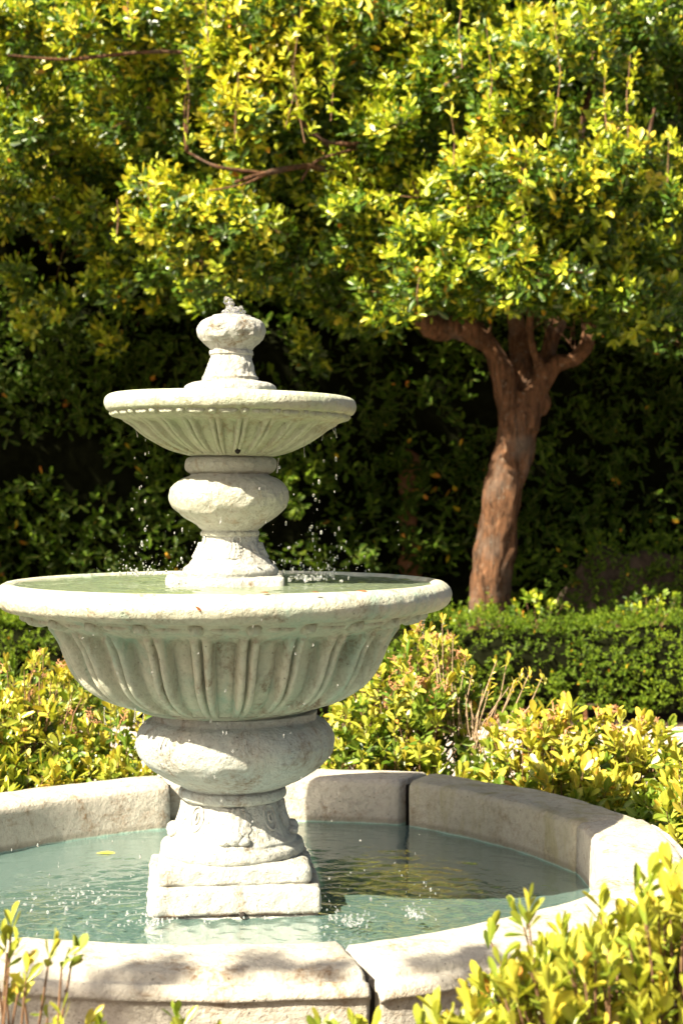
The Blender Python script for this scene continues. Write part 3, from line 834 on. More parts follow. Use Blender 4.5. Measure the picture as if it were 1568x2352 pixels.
def shrub(name, label, clumps, tint, size, n, k=8, hi=False, group=None, panicles=0, top=300, mat=M_SHRUB, cat='shrub', tilt=(70, 15)):
    """clumps: [(centre, radii)]; sprigs stand on each clump's upper shell"""
    c0 = np.mean([c for c, r in clumps], axis=0)
    t = thing(name, label, cat, (c0[0], c0[1], 0), group)
    L = Leaves(); tips = []; cens = []
    tot = sum(r[0] * r[2] for c, r in clumps)
    for c, r in clumps:
        m = int(n * r[0] * r[2] / tot)
        P, v = ellipsoid_pts(m, c, r, True, 0.28)
        A = v * 0.7 + np.array([-0.12, -0.12, 0.75]) + rng.normal(0, 0.28, v.shape)
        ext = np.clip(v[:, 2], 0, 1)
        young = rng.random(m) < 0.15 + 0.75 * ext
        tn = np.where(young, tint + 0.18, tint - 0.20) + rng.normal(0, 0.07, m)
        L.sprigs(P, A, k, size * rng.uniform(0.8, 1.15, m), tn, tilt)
        tips.append(P); cens.append(np.asarray(c) + (P - np.asarray(c)) * 0.25 - np.array([0, 0, r[2] * 0.6]))
    tips = np.vstack(tips); cens = np.vstack(cens)
    sel = rng.random(len(tips)) < 0.6
    add_sticks('stems', t, cens[sel], tips[sel], 0.004, 0.0016, M_TWIG, 0.05, 4)['kind'] = 'stuff'
    root = np.repeat(np.array([[c0[0], c0[1], 0.0]]), 9, 0) + rng.normal(0, 0.06, (9, 3)) * np.array([1, 1, 0])
    for j in range(9): pass
    add_sticks('stem', t, root, cens[rng.integers(0, len(cens), 9)], 0.012, 0.006, M_TWIG, 0.06, 6)['kind'] = 'stuff'
    if panicles:
        top_i = np.argsort(-tips[:, 2] + rng.random(len(tips)) * 0.35)[:panicles]
        B = tips[top_i]
        p0, p1 = [], []
        for b in B:
            ax = unit(np.array([rng.normal(0, 0.4), rng.normal(0, 0.4), 1.0])); Lh = rng.uniform(0.04, 0.08)
            p0.append(b); p1.append(b + ax * Lh)
            for q in range(7):
                s = b + ax * Lh * rng.uniform(0.3, 1); e = s + unit(rng.normal(size=3) + ax * 0.8) * rng.uniform(0.015, 0.03)
                p0.append(s); p1.append(e)
                p0.append(e); p1.append(e + unit(rng.normal(size=3)) * 0.010)
        o = add_sticks('flower_stalks', t, np.array(p0), np.array(p1), 0.0020, 0.0016, M_PANICLE, 0.08, 4); o['kind'] = 'stuff'
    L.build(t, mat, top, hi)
    return t


# --- shrubs standing behind the pool
G = 'flowering shrubs planted round the pool'
def cl(x, y, z, a, b, c): return (np.array([x, y, z]), np.array([a, b, c]))
shrub('pool_shrub', 'yellow green shrub behind the pool at the left edge of the picture',
      [cl(-1.35, 1.95, 0.38, 0.50, 0.40, 0.42), cl(-0.98, 1.85, 0.34, 0.34, 0.34, 0.36), cl(-1.02, 2.3, 0.42, 0.30, 0.3, 0.40), cl(-1.0, 1.55, 0.22, 0.32, 0.25, 0.28)],
      0.56, 0.074, 620, panicles=26, group=G)
shrub('pool_shrub', 'low yellow green shrub behind the pool just left of the stone bulb',
      [cl(-0.58, 1.95, 0.30, 0.36, 0.34, 0.33), cl(-0.25, 1.95, 0.28, 0.36, 0.32, 0.30), cl(-0.62, 1.62, 0.2, 0.34, 0.24, 0.24)],
      0.54, 0.072, 480, panicles=30, group=G)
shrub('pool_shrub', 'tall shrub with orange brown flower stalks right of the lower bowl',
      [cl(0.62, 2.05, 0.40, 0.36, 0.34, 0.42), cl(0.74, 2.15, 0.58, 0.24, 0.24, 0.36), cl(0.32, 1.95, 0.30, 0.36, 0.32, 0.33), cl(0.62, 1.75, 0.22, 0.36, 0.2, 0.26)],
      0.48, 0.070, 620, panicles=60, group=G)
shrub('pool_shrub', 'bright yellow green shrub behind the shaded right part of the stone ring',
      [cl(1.22, 1.75, 0.30, 0.36, 0.36, 0.36), cl(1.55, 1.75, 0.28, 0.36, 0.36, 0.34), cl(1.25, 1.4, 0.22, 0.28, 0.26, 0.26)],
      0.60, 0.078, 520, panicles=22, group=G)
shrub('pool_shrub', 'dense bright shrub beside the stone ring at the right edge',
      [cl(1.82, 1.1, 0.28, 0.36, 0.40, 0.32), cl(2.1, 1.5, 0.30, 0.40, 0.40, 0.34), cl(1.62, 0.95, 0.2, 0.2, 0.35, 0.26)],
      0.58, 0.080, 460, panicles=16, group=G)

# tall young shoots on those shrubs, and a bare twiggy gap between two of them
sh = thing('young_shoots', 'upright yellow shoots and bare pale twigs between the two right shrubs', 'shoots', (0.95, 1.95, 0))
L = Leaves(); p0, p1, ra = [], [], []
for x, y in [(1015, 1415), (985, 1440), (1000, 1470), (1040, 1455), (1070, 1500), (1085, 1535), (1140, 1510), (1165, 1505), (1195, 1545), (1215, 1540), (1245, 1548), (1125, 1570), (1180, 1560)]:
    p = at(x, y + 8, 1.95); b = at(1075 + (x - 1090) * 0.5 + rng.normal(0, 12), 1690, 1.95)
    p0.append(b); p1.append(p); ra.append(0.004)
    L.sprigs(np.array([p]), np.array([[rng.normal(0, 0.2), -0.1, 1.0]]), 6, 0.042, 0.80, (50, 8), 0.6)
    if rng.random() < 0.6: L.sprigs(np.array([p + (b - p) * 0.2]), np.array([[rng.normal(0, 0.3), -0.2, 1.0]]), 4, 0.036, 0.74, (60, 30), 0.6)
for _ in range(11):
    b = at(rng.uniform(1075, 1120), 1740, 1.9); p0.append(b); p1.append(b + np.array([rng.normal(0, 0.07), rng.normal(0, 0.05), rng.uniform(0.12, 0.36)])); ra.append(0.0032)
add_sticks('twig', sh, np.array(p0), np.array(p1), np.array(ra), 0.0016, M_PALETWIG, 0.05, 5)['kind'] = 'stuff'
L.build(sh, M_SHRUB, 300, True)
sh = thing('young_shoots', 'upright yellow shoots above the shrub at the left edge', 'shoots', (-1.0, 1.9, 0))
L = Leaves(); p0, p1 = [], []
for x, y in [(100, 1490), (75, 1505), (55, 1520), (90, 1530), (15, 1510), (30, 1560), (118, 1545), (65, 1560), (190, 1590), (165, 1580)]:
    p = at(x, y + 10, 1.9); b = at(x * 0.8 + 10, 1680, 1.9); p0.append(b); p1.append(p)
    L.sprigs(np.array([p]), np.array([[rng.normal(0, 0.2), -0.1, 1.0]]), 7, 0.050, 0.74, (55, 8), 0.7)
add_sticks('twig', sh, np.array(p0), np.array(p1), 0.004, 0.002, M_TWIG, 0.04, 5)['kind'] = 'stuff'
L.build(sh, M_SHRUB, 300, True)

# --- shrubs in the foreground, out of focus
def sprig_plant(name, label, pts, Y, size, k, tint, foot, fill=None, jitY=0.12, tilt=(48, 8)):
    foot = np.array(foot, float)
    t = thing(name, label, 'shrub', (foot[0], foot[1], 0), 'shrubs in front of the pool')
    L = Leaves(); p0, p1 = [], []
    allp = list(pts)
    if fill: allp += fill
    for x, y in allp:
        y = y + 30
        Yq = Y + rng.uniform(-jitY, jitY); p = at(x, y, Yq)
        ax = unit(np.array([rng.normal(0, 0.28), rng.normal(-0.1, 0.2), 1.0]))
        L.sprigs(np.array([p]), ax[None], k if rng.random() < 0.6 else k - 1, size * rng.uniform(0.8, 1.1), tint + rng.normal(0, 0.07), tilt, 0.55, 0.12, 0.12)
        b = foot + (p - foot) * np.array([0.65, 0.65, 0]) + np.array([0, 0, p[2] * 0.45]); b[:2] += rng.normal(0, 0.02, 2)
        p0.append(b); p1.append(p - ax * size * 0.4)
        p0.append(foot + rng.normal(0, 0.03, 3) * np.array([1, 1, 0])); p1.append(b)
    add_sticks('stem', t, np.array(p0), np.array(p1), 0.0038, 0.0022, M_TWIG, 0.03, 6)['kind'] = 'stuff'
    L.build(t, M_SHRUB, 300, True)
    return t


fill = []
def outline(x): return np.interp(x, [960, 1060, 1120, 1200, 1300, 1400, 1470, 1568, 1700], [2350, 2310, 2200, 2150, 2130, 2095, 2040, 2010, 1990])
while len(fill) < 460:
    x = rng.uniform(980, 1700); y = rng.uniform(1980, 2480)
    if y > outline(x) + 15: fill.append((x, y))
sprig_plant('front_shrub', 'big blurred yellow green shrub in the bottom right foreground',
            [(1130, 2105), (1190, 2075), (1215, 2065), (1240, 2190), (1150, 2190), (1180, 2230), (1290, 2110), (1380, 2050), (1365, 2150), (1430, 2090), (1490, 1985), (1540, 1970), (1562, 2030), (1505, 2080), (1490, 2015),
             (1000, 2300), (1080, 2270), (1045, 2320), (1100, 2330), (1290, 2230), (1210, 2280), (1170, 2310), (960, 2345)], -1.95, 0.060, 8, 0.66, (0.98, -1.85, 0), fill, 0.22)
sprig_plant('front_shrub', 'sparse blurred shrub with thin stems in the bottom left corner',
            [(25, 2095), (30, 2150), (12, 2140), (58, 2195), (120, 2150), (176, 2158), (150, 2175), (38, 2235), (20, 2255), (55, 2250), (100, 2290), (140, 2305), (205, 2325), (230, 2335), (-20, 2150), (-30, 2230)],
            -1.98, 0.050, 6, 0.66, (-0.33, -1.95, 0), None, 0.06)
sprig_plant('front_shrub', 'single blurred leafy sprig at the bottom edge before the stone ring', [(405, 2310), (420, 2330), (500, 2362)], -1.95, 0.058, 6, 0.64, (0.02, -1.95, 0), None, 0.03, (38, 6))
sprig_plant('front_shrub', 'pair of blurred leafy sprigs at the bottom edge near the ring joint', [(735, 2330), (812, 2325), (850, 2345), (765, 2350)], -1.95, 0.056, 7, 0.66, (0.34, -1.95, 0), None, 0.04, (48, 6))

# --- clipped box hedge beyond the path
def box_hedge(name, label, x0, x1, y0, y1, h, n, tint, leaf, stems=True):
    c = ((x0 + x1) / 2, (y0 + y1) / 2, 0)
    t = thing(name, label, 'hedge', c)
    nx = int((x1 - x0) * 9)
    # shaggy near-black core, standing in for the shade inside the hedge
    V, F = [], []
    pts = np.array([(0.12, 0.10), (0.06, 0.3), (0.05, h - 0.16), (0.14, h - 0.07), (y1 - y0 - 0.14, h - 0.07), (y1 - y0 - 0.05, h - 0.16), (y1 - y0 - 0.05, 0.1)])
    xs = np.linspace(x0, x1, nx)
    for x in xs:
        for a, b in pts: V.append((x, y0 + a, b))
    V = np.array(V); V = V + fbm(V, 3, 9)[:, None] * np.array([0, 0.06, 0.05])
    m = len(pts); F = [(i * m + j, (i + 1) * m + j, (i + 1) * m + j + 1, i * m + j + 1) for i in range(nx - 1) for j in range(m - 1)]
    put('hedge_shade_core', mesh_data('hedge_shade_core', V - np.array(c), F, M_SHADE_CORE), t)
    L = Leaves()
    nf = int(n * 0.6)
    Pf = np.column_stack([rng.uniform(x0, x1, nf), y0 + 0.08 * rng.random(nf) - 0.03, h * (0.14 + 0.86 * rng.random(nf))])
    Pf[:, 1] += fbm(Pf, 2.5, 31) * 0.13 + rng.normal(0, 0.02, nf)
    Af = np.column_stack([rng.normal(0, 0.5, nf), -1 + rng.normal(0, 0.3, nf), 0.6 + rng.normal(0, 0.5, nf)])
    nt = n - nf
    Pt = np.column_stack([rng.uniform(x0, x1, nt), rng.uniform(y0, y1, nt), np.zeros(nt)]); Pt[:, 2] = h + 0.08 * fbm(Pt, 2.2, 17) + np.abs(rng.normal(0, 0.045, nt))
    At = np.column_stack([rng.normal(0, 0.4, nt), rng.normal(-0.2, 0.4, nt), np.ones(nt)])
    P = np.vstack([Pf, Pt]); A = np.vstack([Af, At])
    patch = fbm(P, 3.2, 5)
    L.sprigs(P, A, 9, leaf, tint + 0.10 * patch, (80, 20), 1.2, 0.12, 0.3)
    L.build(t, M_HEDGE, 300)
    if stems:
        ns_ = int((x1 - x0) * 2.2)
        b = np.column_stack([rng.uniform(x0, x1, ns_), np.full(ns_, y0 + 0.16), np.zeros(ns_)])
        add_sticks('stem', t, b, b + np.column_stack([rng.normal(0, 0.05, ns_), np.full(ns_, 0.05), np.full(ns_, 0.3)]), 0.016, 0.012, M_BARK, 0.04, 6)['kind'] = 'stuff'
    return t


box_hedge('box_hedge', 'low clipped box hedge crossing behind the fountain and in front of the tree', -4.6, 4.6, 5.75, 6.45, 0.64, 6200, 0.36, 0.032)

# --- small shrubs between hedge and tree
shrub('small_shrub', 'small leafy shrub at the foot of the tree trunk above the box hedge', [cl(*(at(1235, 1420, 6.7)), 0.22, 0.2, 0.20), cl(*(at(1120, 1435, 6.7)), 0.26, 0.2, 0.16)], 0.40, 0.055, 60, group='shrubs above the box hedge', mat=M_LEAF)
shrub('small_shrub', 'small leafy shrub above the box hedge at the right edge', [cl(*(at(1500, 1420, 6.8)), 0.26, 0.2, 0.22), cl(*(at(1420, 1440, 6.8)), 0.2, 0.2, 0.12)], 0.38, 0.055, 60, group='shrubs above the box hedge', mat=M_LEAF)

# --- the tree
tree = thing('garden_tree', 'broad leafy tree with brown leaning trunk behind the fountain', 'tree', tuple(at(1120, 1400, 7.0) * np.array([1, 1, 0])))
TB = np.array(tree.location)
TY = 7.0
def limb(pts, radii, ns=12, seed=1, rough=0.02, n=6):
    return tube([at(x, y, TY + dy) - TB for x, y, dy in pts], radii, ns, n, rough, seed)
parts = [limb([(1112, 1640, 0), (1116, 1480, 0), (1122, 1380, 0), (1138, 1240, 0), (1158, 1110, 0), (1180, 1020, 0), (1192, 950, 0), (1200, 900, 0)], [0.23, 0.175, 0.155, 0.150, 0.148, 0.146, 0.145, 0.10], 24, 1, 0.05, 8),
         limb([(1185, 1000, 0), (1166, 930, -0.02), (1150, 860, -0.05), (1120, 790, -0.1), (1060, 755, -0.2), (985, 745, -0.3), (900, 640, -0.5), (840, 560, -0.6)], [0.09, 0.095, 0.088, 0.085, 0.09, 0.09, 0.06, 0.05], 14, 2, 0.03),
         limb([(1180, 940, 0.05), (1195, 870, 0.1), (1190, 800, 0.15), (1185, 730, 0.2), (1150, 560, 0.2), (1170, 380, 0.2)], [0.08, 0.078, 0.07, 0.066, 0.05, 0.03], 14, 3, 0.03),
         limb([(1200, 980, 0), (1222, 920, 0), (1245, 870, 0), (1275, 835, 0), (1315, 825, -0.05), (1345, 795, -0.1), (1352, 750, -0.1), (1370, 690, -0.1), (1400, 560, -0.1)], [0.11, 0.105, 0.088, 0.064, 0.050, 0.045, 0.040, 0.035, 0.028], 14, 4, 0.03),
         limb([(1240, 880, 0.05), (1262, 800, 0.1), (1285, 720, 0.15), (1310, 600, 0.2), (1330, 420, 0.2)], [0.06, 0.068, 0.062, 0.05, 0.03], 14, 5, 0.03),
         limb([(1245, 850, -0.05), (1225, 810, -0.12), (1215, 760, -0.15), (1218, 700, -0.15)], [0.04, 0.032, 0.026, 0.022], 10, 6, 0.02),
         limb([(1236, 950, 0.02), (1248, 925, 0.02), (1252, 905, 0.02)], [0.06, 0.065, 0.03], 12, 7, 0.02)]
V, F = merge(parts)
tr = put('trunk', mesh_data('trunk', V, F, M_TRUNK), tree)
rm = tr.modifiers.new('weld', 'REMESH'); rm.mode = 'VOXEL'; rm.voxel_size = 0.012; rm.use_smooth_shade = True
sm = tr.modifiers.new('soften', 'SMOOTH'); sm.factor = 0.4; sm.iterations = 2
# limbs inside the crown
parts = []
for pts, r0 in [([(985, 745, -0.3), (930, 600, -0.5), (860, 430, -0.5)], 0.06), ([(940, 345, -0.6), (850, 335, -0.8), (760, 330, -0.9), (700, 300, -0.95)], 0.024),
                ([(860, 430, -0.5), (720, 385, -0.8), (610, 400, -1.1), (540, 420, -1.2)], 0.028), ([(610, 400, -1.1), (500, 385, -1.2), (430, 350, -1.2)], 0.014),
                ([(610, 402, -1.1), (560, 425, -1.2), (480, 440, -1.2)], 0.011), ([(430, 350, -1.2), (425, 250, -1.2), (440, 150, -1.2)], 0.010),
                ([(850, 335, -0.8), (730, 370, -0.95), (690, 420, -1.0)], 0.011),
                ([(1170, 380, 0.2), (1150, 200, 0.1), (1100, 20, 0)], 0.04), ([(1330, 420, 0.2), (1340, 260, 0.1), (1400, 80, 0)], 0.035),
                ([(860, 430, -0.5), (500, 140, -0.8), (150, 140, -1.0), (20, 130, -1.1)], 0.018), ([(860, 60, -0.5), (560, 30, -0.8), (420, 10, -0.9)], 0.016), ([(1400, 560, -0.1), (1470, 380, -0.3), (1500, 250, -0.4)], 0.025)]:
    n = len(pts)
    V, F = limb(pts, [r0 * (1 - 0.6 * i / (n - 1)) for i in range(n)], 8, 3, 0.006, 6)
    put('branch', mesh_data('branch', V, F, M_TRUNK), tree)

f0, f1 = [], []
for x, y, dy in [(1060, 755, -0.2), (1020, 748, -0.25), (1120, 790, -0.1), (1190, 780, 0.15), (1215, 760, -0.15), (1285, 740, 0.15), (1345, 795, -0.1), (1352, 755, -0.1), (1315, 825, -0.05), (1262, 800, 0.1), (985, 745, -0.3), (1150, 850, -0.05)]:
    for _ in range(2):
        p = at(x + rng.normal(0, 8), y, TY + dy); q = p + np.array([rng.normal(0, 0.14), rng.normal(-0.1, 0.1), rng.uniform(0.08, 0.34)])
        f0.append(p); f1.append(q)
        for _ in range(2): f0.append(q); f1.append(q + np.array([rng.normal(0, 0.09), rng.normal(0, 0.09), rng.uniform(0.0, 0.2)]))
add_sticks('fork_twigs', tree, np.array(f0), np.array(f1), 0.006, 0.003, M_TRUNK, 0.08, 5)['kind'] = 'stuff'
L = Leaves(); tw0, tw1 = [], []
SD = np.array(SUN_DIR)
GAPS = [(at(x, y, 6.86), r) for x, y, r in [(1136, 1030, 0.12), (1150, 1085, 0.13), (1130, 1120, 0.10), (1172, 1140, 0.07), (1120, 1180, 0.08), (1138, 1215, 0.10), (1110, 1260, 0.08), (1090, 1340, 0.09), (1150, 1290, 0.06), (1085, 1385, 0.08), (1175, 830, 0.05), (1215, 880, 0.06), (1350, 770, 0.07), (1030, 740, 0.08), (1150, 1160, 0.06)]]
def unshaded(P):
    """False where a sprig would stand in one of the gaps through which the sun reaches the trunk"""
    ok = np.ones(len(P), bool)
    for g, r in GAPS:
        d = P - g; t = d @ SD
        ok &= ~((t > 0.35) & (np.linalg.norm(d - t[:, None] * SD, axis=1) < r * 0.8 + 0.03))
    return ok


def crown(px, py, Y, w, h, dpt, nsub, tint, per=33, sub=0.25, size=0.092, k=9):
    """a bough: sub-clumps spread through an ellipsoid given by its place in the picture (w, h in picture pixels) and depth"""
    c = at(px, py, Y); s = (Y - CY) / FPX
    rad = np.array([w / 2 * s, dpt / 2, h / 2 * s])
    cs, v = ellipsoid_pts(nsub, c, rad, False, 0.5)
    for q, vv in zip(cs, v):
        r = sub * rng.uniform(0.7, 1.25)
        P, d = ellipsoid_pts(per, q, (r, r, r * 0.8), False, 0.4)
        u_ = unshaded(P); P = P[u_]; d = d[u_]
        if len(P) < 3: continue
        A = d * 0.7 + np.array([-0.22, -0.25, 0.6]) + rng.normal(0, 0.3, d.shape)
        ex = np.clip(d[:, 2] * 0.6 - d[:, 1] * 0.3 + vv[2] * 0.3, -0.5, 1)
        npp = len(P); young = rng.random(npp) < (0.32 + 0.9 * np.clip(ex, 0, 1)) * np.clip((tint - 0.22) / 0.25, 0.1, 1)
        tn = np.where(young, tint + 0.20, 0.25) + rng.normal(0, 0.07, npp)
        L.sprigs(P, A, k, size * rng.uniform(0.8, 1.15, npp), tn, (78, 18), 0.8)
        m = rng.random(npp) < 0.16
        tw0.append(np.repeat(q[None], m.sum(), 0)); tw1.append(P[m])


crown(1270, 400, 5.9, 420, 380, 1.3, 26, 0.56)
crown(1170, 580, 5.9, 480, 210, 1.1, 19, 0.47)
crown(1400, 600, 6.2, 300, 260, 1.0, 11, 0.45)
crown(1215, 110, 6.0, 330, 230, 1.0, 12, 0.56)
crown(1000, 540, 6.0, 200, 330, 0.8, 9, 0.50)
crown(985, 660, 6.0, 140, 90, 0.5, 3, 0.52, sub=0.2)
crown(600, 260, 6.3, 330, 420, 1.0, 20, 0.60)
crown(430, 480, 6.2, 340, 150, 0.8, 11, 0.58)
crown(560, 560, 6.4, 330, 150, 0.8, 9, 0.50)
crown(780, 480, 6.5, 280, 330, 1.0, 12, 0.46)
crown(690, 60, 6.3, 420, 160, 0.9, 12, 0.60)
crown(250, 60, 6.3, 560, 150, 1.0, 15, 0.60)
crown(900, 130, 6.8, 380, 330, 1.0, 12, 0.40)
crown(1500, 420, 6.7, 240, 240, 0.8, 7, 0.48)
crown(1060, -150, 6.7, 1400, 260, 1.6, 24, 0.50)
crown(100, -130, 6.6, 900, 260, 1.6, 16, 0.52)
crown(840, 640, 6.8, 260, 150, 0.8, 5, 0.38)
crown(1000, 60, 6.8, 300, 200, 0.8, 8, 0.44)
crown(960, 130, 6.3, 200, 300, 0.7, 9, 0.52)
crown(900, 300, 6.3, 160, 220, 0.6, 6, 0.50)
crown(860, 520, 6.3, 160, 160, 0.6, 5, 0.50)
crown(240, 540, 7.3, 300, 160, 0.6, 9, 0.46)
crown(80, 440, 7.4, 260, 220, 0.6, 9, 0.50)
crown(700, 640, 6.9, 240, 90, 0.5, 5, 0.44, sub=0.2)
crown(400, 610, 7.2, 200, 80, 0.5, 4, 0.44, sub=0.18)
crown(930, 640, 6.1, 180, 180, 0.5, 6, 0.50, sub=0.2)
crown(1130, 640, 6.2, 240, 80, 0.5, 6, 0.46, sub=0.17)
crown(1330, 630, 6.2, 220, 90, 0.5, 6, 0.46, sub=0.17)
crown(1255, 690, 6.5, 60, 60, 0.3, 2, 0.46, sub=0.12)
crown(1440, 720, 6.6, 80, 60, 0.3, 2, 0.46, sub=0.12)
crown(1085, 700, 6.5, 50, 50, 0.3, 2, 0.46, sub=0.11)
crown(1470, 690, 6.4, 200, 160, 0.6, 6, 0.44, sub=0.2)
crown(1440, 90, 6.9, 300, 260, 0.8, 10, 0.42)
crown(830, 300, 6.6, 240, 240, 0.8, 8, 0.42)
crown(300, 280, 6.8, 260, 240, 0.8, 7, 0.48)
crown(60, 250, 6.8, 260, 300, 0.9, 9, 0.50)
# crown beyond the left edge of the picture, whose shade falls on the hedge
crown(-420, 240, 6.2, 700, 560, 2.0, 26, 0.45, 40, 0.36)
crown(-1050, 260, 6.4, 700, 560, 2.0, 22, 0.45, 40, 0.38)
for px_, py_, Y_ in [(40, 640, 7.4), (130, 690, 7.5), (215, 640, 7.4), (300, 665, 7.4), (360, 700, 7.4), (470, 660, 6.9), (610, 650, 6.9), (760, 720, 7.2), (840, 740, 7.0), (70, 760, 7.8), (250, 780, 7.9), (700, 790, 7.9)]:
    crown(px_, py_, Y_, 70, 70, 0.3, 2, 0.46, 16, 0.17)
# long young shoots
for x, y0, y1, Y in [(430, 330, 130, 5.8), (700, 330, 20, 5.8), (655, 300, 90, 5.8), (350, 480, 420, 5.8), (540, 330, 170, 5.8), (760, 280, 60, 5.9), (1120, 280, 60, 5.4), (1270, 300, 30, 5.4), (1440, 330, 130, 5.4), (1390, 300, 180, 5.4), (1200, 430, 330, 5.3), (1530, 420, 310, 6.0), (1040, 380, 270, 5.5), (270, 540, 460, 5.8), (960, 720, 620, 5.7), (1060, 160, -20, 5.5), (480, 100, -30, 5.8), (300, 90, -40, 5.8)]:
    a = at(x, y0, Y); b = at(x + rng.normal(0, 14), y1, Y)
    tw0.append(a[None]); tw1.append(b[None])
    m = max(3, int(abs(y0 - y1) / 30)); f = np.linspace(0.1, 1, m)[:, None]
    L.sprigs(a + (b - a) * f + rng.normal(0, 0.025, (m, 3)), unit(b - a + np.array([-0.1, -0.15, 0]))[None] + rng.normal(0, 0.35, (m, 3)), 8, 0.074, 0.66 + 0.12 * f.ravel(), (65, 20), 0.6, 0.12)
tw0 = np.vstack(tw0); tw1 = np.vstack(tw1)
add_sticks('twigs', tree, tw0, tw1, 0.0045, 0.002, M_TWIG, 0.06, 4)['kind'] = 'stuff'
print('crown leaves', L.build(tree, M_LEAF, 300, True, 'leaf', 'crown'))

# --- tall dark hedge behind, and lighter trees above it on the left
hedge = thing('tall_hedge', 'very tall dark green hedge filling the shaded background behind the fountain', 'hedge', (0.3, 8.6, 0))
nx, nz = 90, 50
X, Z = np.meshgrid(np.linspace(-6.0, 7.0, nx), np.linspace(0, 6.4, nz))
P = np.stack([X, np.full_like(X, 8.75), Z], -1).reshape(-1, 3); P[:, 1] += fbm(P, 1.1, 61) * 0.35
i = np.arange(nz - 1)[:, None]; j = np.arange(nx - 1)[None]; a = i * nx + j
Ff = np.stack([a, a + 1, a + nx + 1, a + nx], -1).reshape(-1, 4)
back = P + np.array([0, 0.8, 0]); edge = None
put('hedge_shade_core', mesh_data('hedge_shade_core', np.vstack([P, back]) - np.array(hedge.location), np.vstack([Ff, Ff[:, ::-1] + len(P)]), M_SHADE_CORE), hedge)  # dark backing sheets, added so gaps between leaves look shaded
L = Leaves()
n = 11000
P = np.column_stack([rng.uniform(-5.2, 6.2, n), np.zeros(n), rng.uniform(0.05, 6.5, n)])
P[:, 1] = 8.62 + fbm(np.column_stack([P[:, 0], np.full(n, 8.75), P[:, 2]]), 1.1, 61) * 0.35 - 0.42 * rng.random(n) ** 1.6
hole = fbm(P, 1.6, 91)
P = P[hole > -0.32]; n = len(P)
A = np.column_stack([rng.normal(0, 0.45, n), -1 + rng.normal(0, 0.3, n), 0.35 + rng.normal(0, 0.45, n)])
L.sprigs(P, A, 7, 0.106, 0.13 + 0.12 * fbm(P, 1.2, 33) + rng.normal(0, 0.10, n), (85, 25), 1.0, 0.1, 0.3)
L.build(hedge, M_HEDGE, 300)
m = 5
b = np.column_stack([rng.uniform(-4, 5, m), 8.70 + rng.normal(0, 0.05, m), rng.uniform(0.0, 3.2, m)])
add_sticks('stems', hedge, b, b + np.column_stack([rng.normal(0, 0.25, m), rng.normal(0, 0.1, m), rng.uniform(0.3, 0.9, m)]), 0.010, 0.005, M_BARK, 0.08, 5)['kind'] = 'stuff'


def back_tree(label, trunk_x, specs, tint, size=0.085):
    global L, tw0, tw1
    t = thing('background_tree', label, 'tree', (trunk_x, 9.15, 0), 'trees growing through the tall hedge')
    V, F = tube([(0, 0, 0), (0.05, 0, 1.6), (-0.05, 0, 3.2), (0.1, -0.1, 5.0)], [0.16, 0.14, 0.11, 0.05], 12, 6, 0.03, 3)
    put('trunk', mesh_data('trunk', V, F, M_BARK), t)
    L = Leaves(); tw0, tw1 = [], []
    for s in specs: crown(*s, tint, 42, 0.42, size, 8)
    a0 = np.vstack(tw0); a1 = np.vstack(tw1)
    add_sticks('twigs', t, a0, a1, 0.004, 0.002, M_TWIG, 0.06, 4)['kind'] = 'stuff'
    L.build(t, M_LEAF, 300, False, 'leaf', 'crown')


back_tree('mid green tree above the hedge at the upper left', -2.2, [(120, 380, 7.9, 560, 420, 1.4, 30), (-100, 120, 8.0, 700, 400, 1.4, 16), (350, 130, 8.0, 560, 360, 1.3, 18)], 0.52)
back_tree('dark green tree seen through the gap at the top centre', 0.9, [(850, 300, 7.9, 560, 420, 1.3, 20), (820, -60, 8.0, 800, 300, 1.3, 18), (1000, 220, 8.0, 460, 360, 1.0, 20), (200, 150, 8.0, 420, 300, 0.9, 12), (430, 350, 8.0, 300, 260, 0.9, 10), (430, 230, 8.0, 320, 300, 1.0, 11)], 0.42)
back_tree('dark green tree behind the crown at the upper right', 3.4, [(1480, 260, 7.9, 420, 640, 1.3, 24), (1500, -60, 8.0, 700, 300, 1.3, 12), (1500, 700, 8.0, 300, 300, 0.8, 8), (1560, 190, 8.0, 240, 360, 0.8, 14)], 0.32)

near = thing('near_tree', 'slim tree standing out of view to the front left, shading the near stones', 'tree', (-3.7, -4.3, 0))
V, F = tube([(0, 0, 0), (0.1, 0.05, 1.5), (0.35, 0.3, 2.8), (0.85, 0.7, 3.5)], [0.09, 0.08, 0.06, 0.03], 12, 6, 0.02, 3)
put('trunk', mesh_data('trunk', V, F, M_BARK), near)
L = Leaves()
spots = [(40, 2258, 0.08, 6), (150, 2268, 0.08, 6), (270, 2246, 0.09, 7), (370, 2226, 0.06, 4), (310, 2290, 0.06, 4), (650, 2214, 0.08, 6), (735, 2228, 0.05, 3), (1110, 2188, 0.08, 5), (1000, 2218, 0.05, 3)]
for px, py, r, m in spots:
    d_ = (CZ - RIMZ) * FPX / (py - PY0); g = np.array([CX + (px - PX0) * d_ / FPX, CY + d_, RIMZ]) + SD * rng.uniform(4.4, 5.2)
    P, d = ellipsoid_pts(m, g, (r, r, r * 0.6)); L.sprigs(P, d + np.array([0, 0, 0.6]), 8, 0.08, 0.4)
for (x, y, z, r, m) in [(-3.5, -3.9, 4.0, 0.25, 16), (-3.3, -4.3, 4.0, 0.3, 20), (-3.8, -4.4, 4.2, 0.4, 30)]:
    P, d = ellipsoid_pts(m, (x, y, z), (r, r, r * 0.6)); L.sprigs(P, d + np.array([0, 0, 0.6]), 8, 0.08, 0.4)
L.build(near, M_LEAF, 0, False, 'leaf', 'crown')

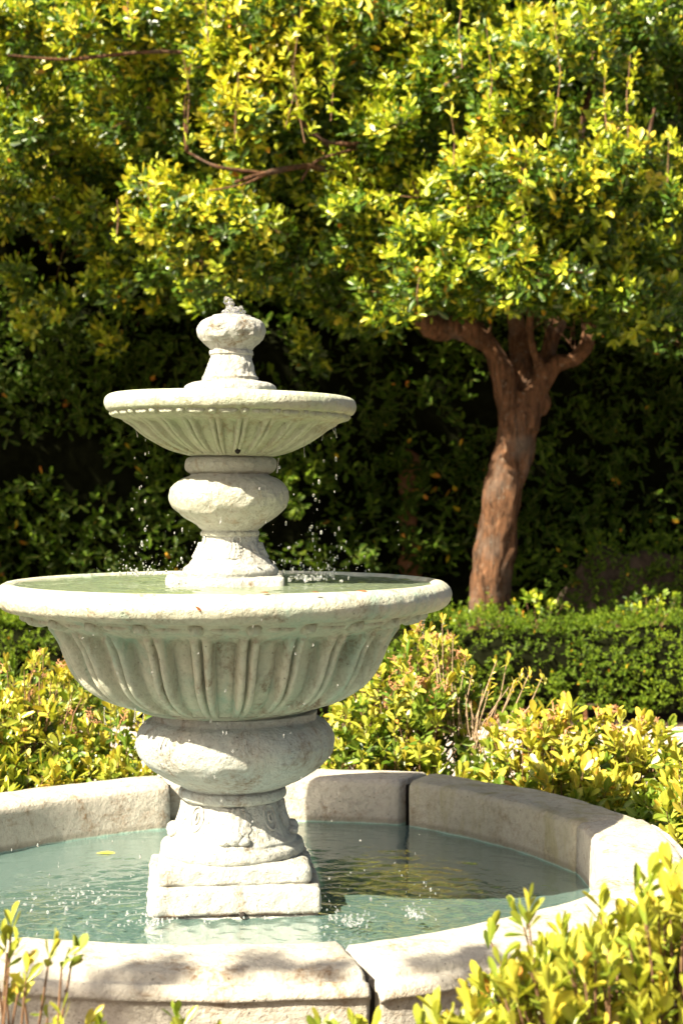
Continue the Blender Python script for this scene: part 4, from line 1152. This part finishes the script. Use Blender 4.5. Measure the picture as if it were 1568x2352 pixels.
# --- old low wall with ivy and a stump at the right
wall = thing('low_wall', 'low old stone wall with ivy in deep shade at the right', 'wall', (3.0, 8.0, 0))
xs = np.linspace(1.98, 4.2, 40); V = []
sec = [(-0.16, 0), (-0.15, 0.5), (-0.15, 1.08), (-0.12, 1.14), (0.12, 1.14), (0.15, 1.08), (0.15, 0)]
for x in xs:
    for a, b in sec: V.append((x, 7.75 + a, b))
V = np.array(V); V = V + fbm(V, 4, 3)[:, None] * np.array([0.0, 0.04, 0.03]); ms = len(sec); V[:, 2] *= np.clip((V[:, 0] - 1.9) / 0.35, 0.3, 1) ** 0.5 * (0.93 + 0.10 * vnoise(V * np.array([1, 0, 0]), 5, 8))
F = [(i * ms + j, (i + 1) * ms + j, (i + 1) * ms + j + 1, i * ms + j + 1) for i in range(len(xs) - 1) for j in range(ms - 1)] + [tuple(range(ms)), tuple(range(len(V) - ms, len(V)))[::-1]]
put('masonry', mesh_data('masonry', V - np.array(wall.location), F, M_WALL), wall)
L = Leaves(); n = 900
P = np.column_stack([rng.uniform(1.95, 4.2, n), 7.52 + rng.normal(0, 0.05, n), rng.uniform(0.2, 1.24, n)])
L.sprigs(P, np.column_stack([rng.normal(0, 0.4, n), -np.ones(n), 0.2 + rng.normal(0, 0.4, n)]), 5, 0.055, 0.28, (85, 30), 1.0)
L.build(wall, M_HEDGE, 120, False, 'leaf', 'ivy')
# --- fallen leaves on the fountain and the water
def fallen(label, px, py, Y, size, mat, rz, z=None, tilt=0.1):
    p = at(px, py, Y)
    if z is not None: p[2] = z
    me = mesh_data('fallen_leaf', HI[0] * np.array([size, size * 0.8, size]), HI[1], mat)
    tag(put('fallen_leaf', me, None, tuple(p), (tilt, tilt * 0.5, rz)), label, 'leaf')


fallen('yellow leaf floating in the pool by the left inner wall', 218, 1918, 0.60, 0.075, M_YELLOWLEAF, 0.2, WZ + 0.004)
fallen('reddish brown leaf stuck upright on the front of the lower bowl rim', 447, 1392, -0.712, 0.022, M_BROWNLEAF, 0.3, None, 1.3)
fallen('dry brown leaf on the lower bowl rim right of centre', 596, 1366, -0.665, 0.026, M_BROWNLEAF, 0.2, Zy(1330))
fallen('small dry leaf on the lower bowl rim near the right', 715, 1362, -0.64, 0.022, M_BROWNLEAF, 0.4, Zy(1330))
fallen('dry curled leaf pair on the right of the lower bowl rim', 815, 1360, -0.60, 0.036, M_BROWNLEAF, -0.1, Zy(1330))
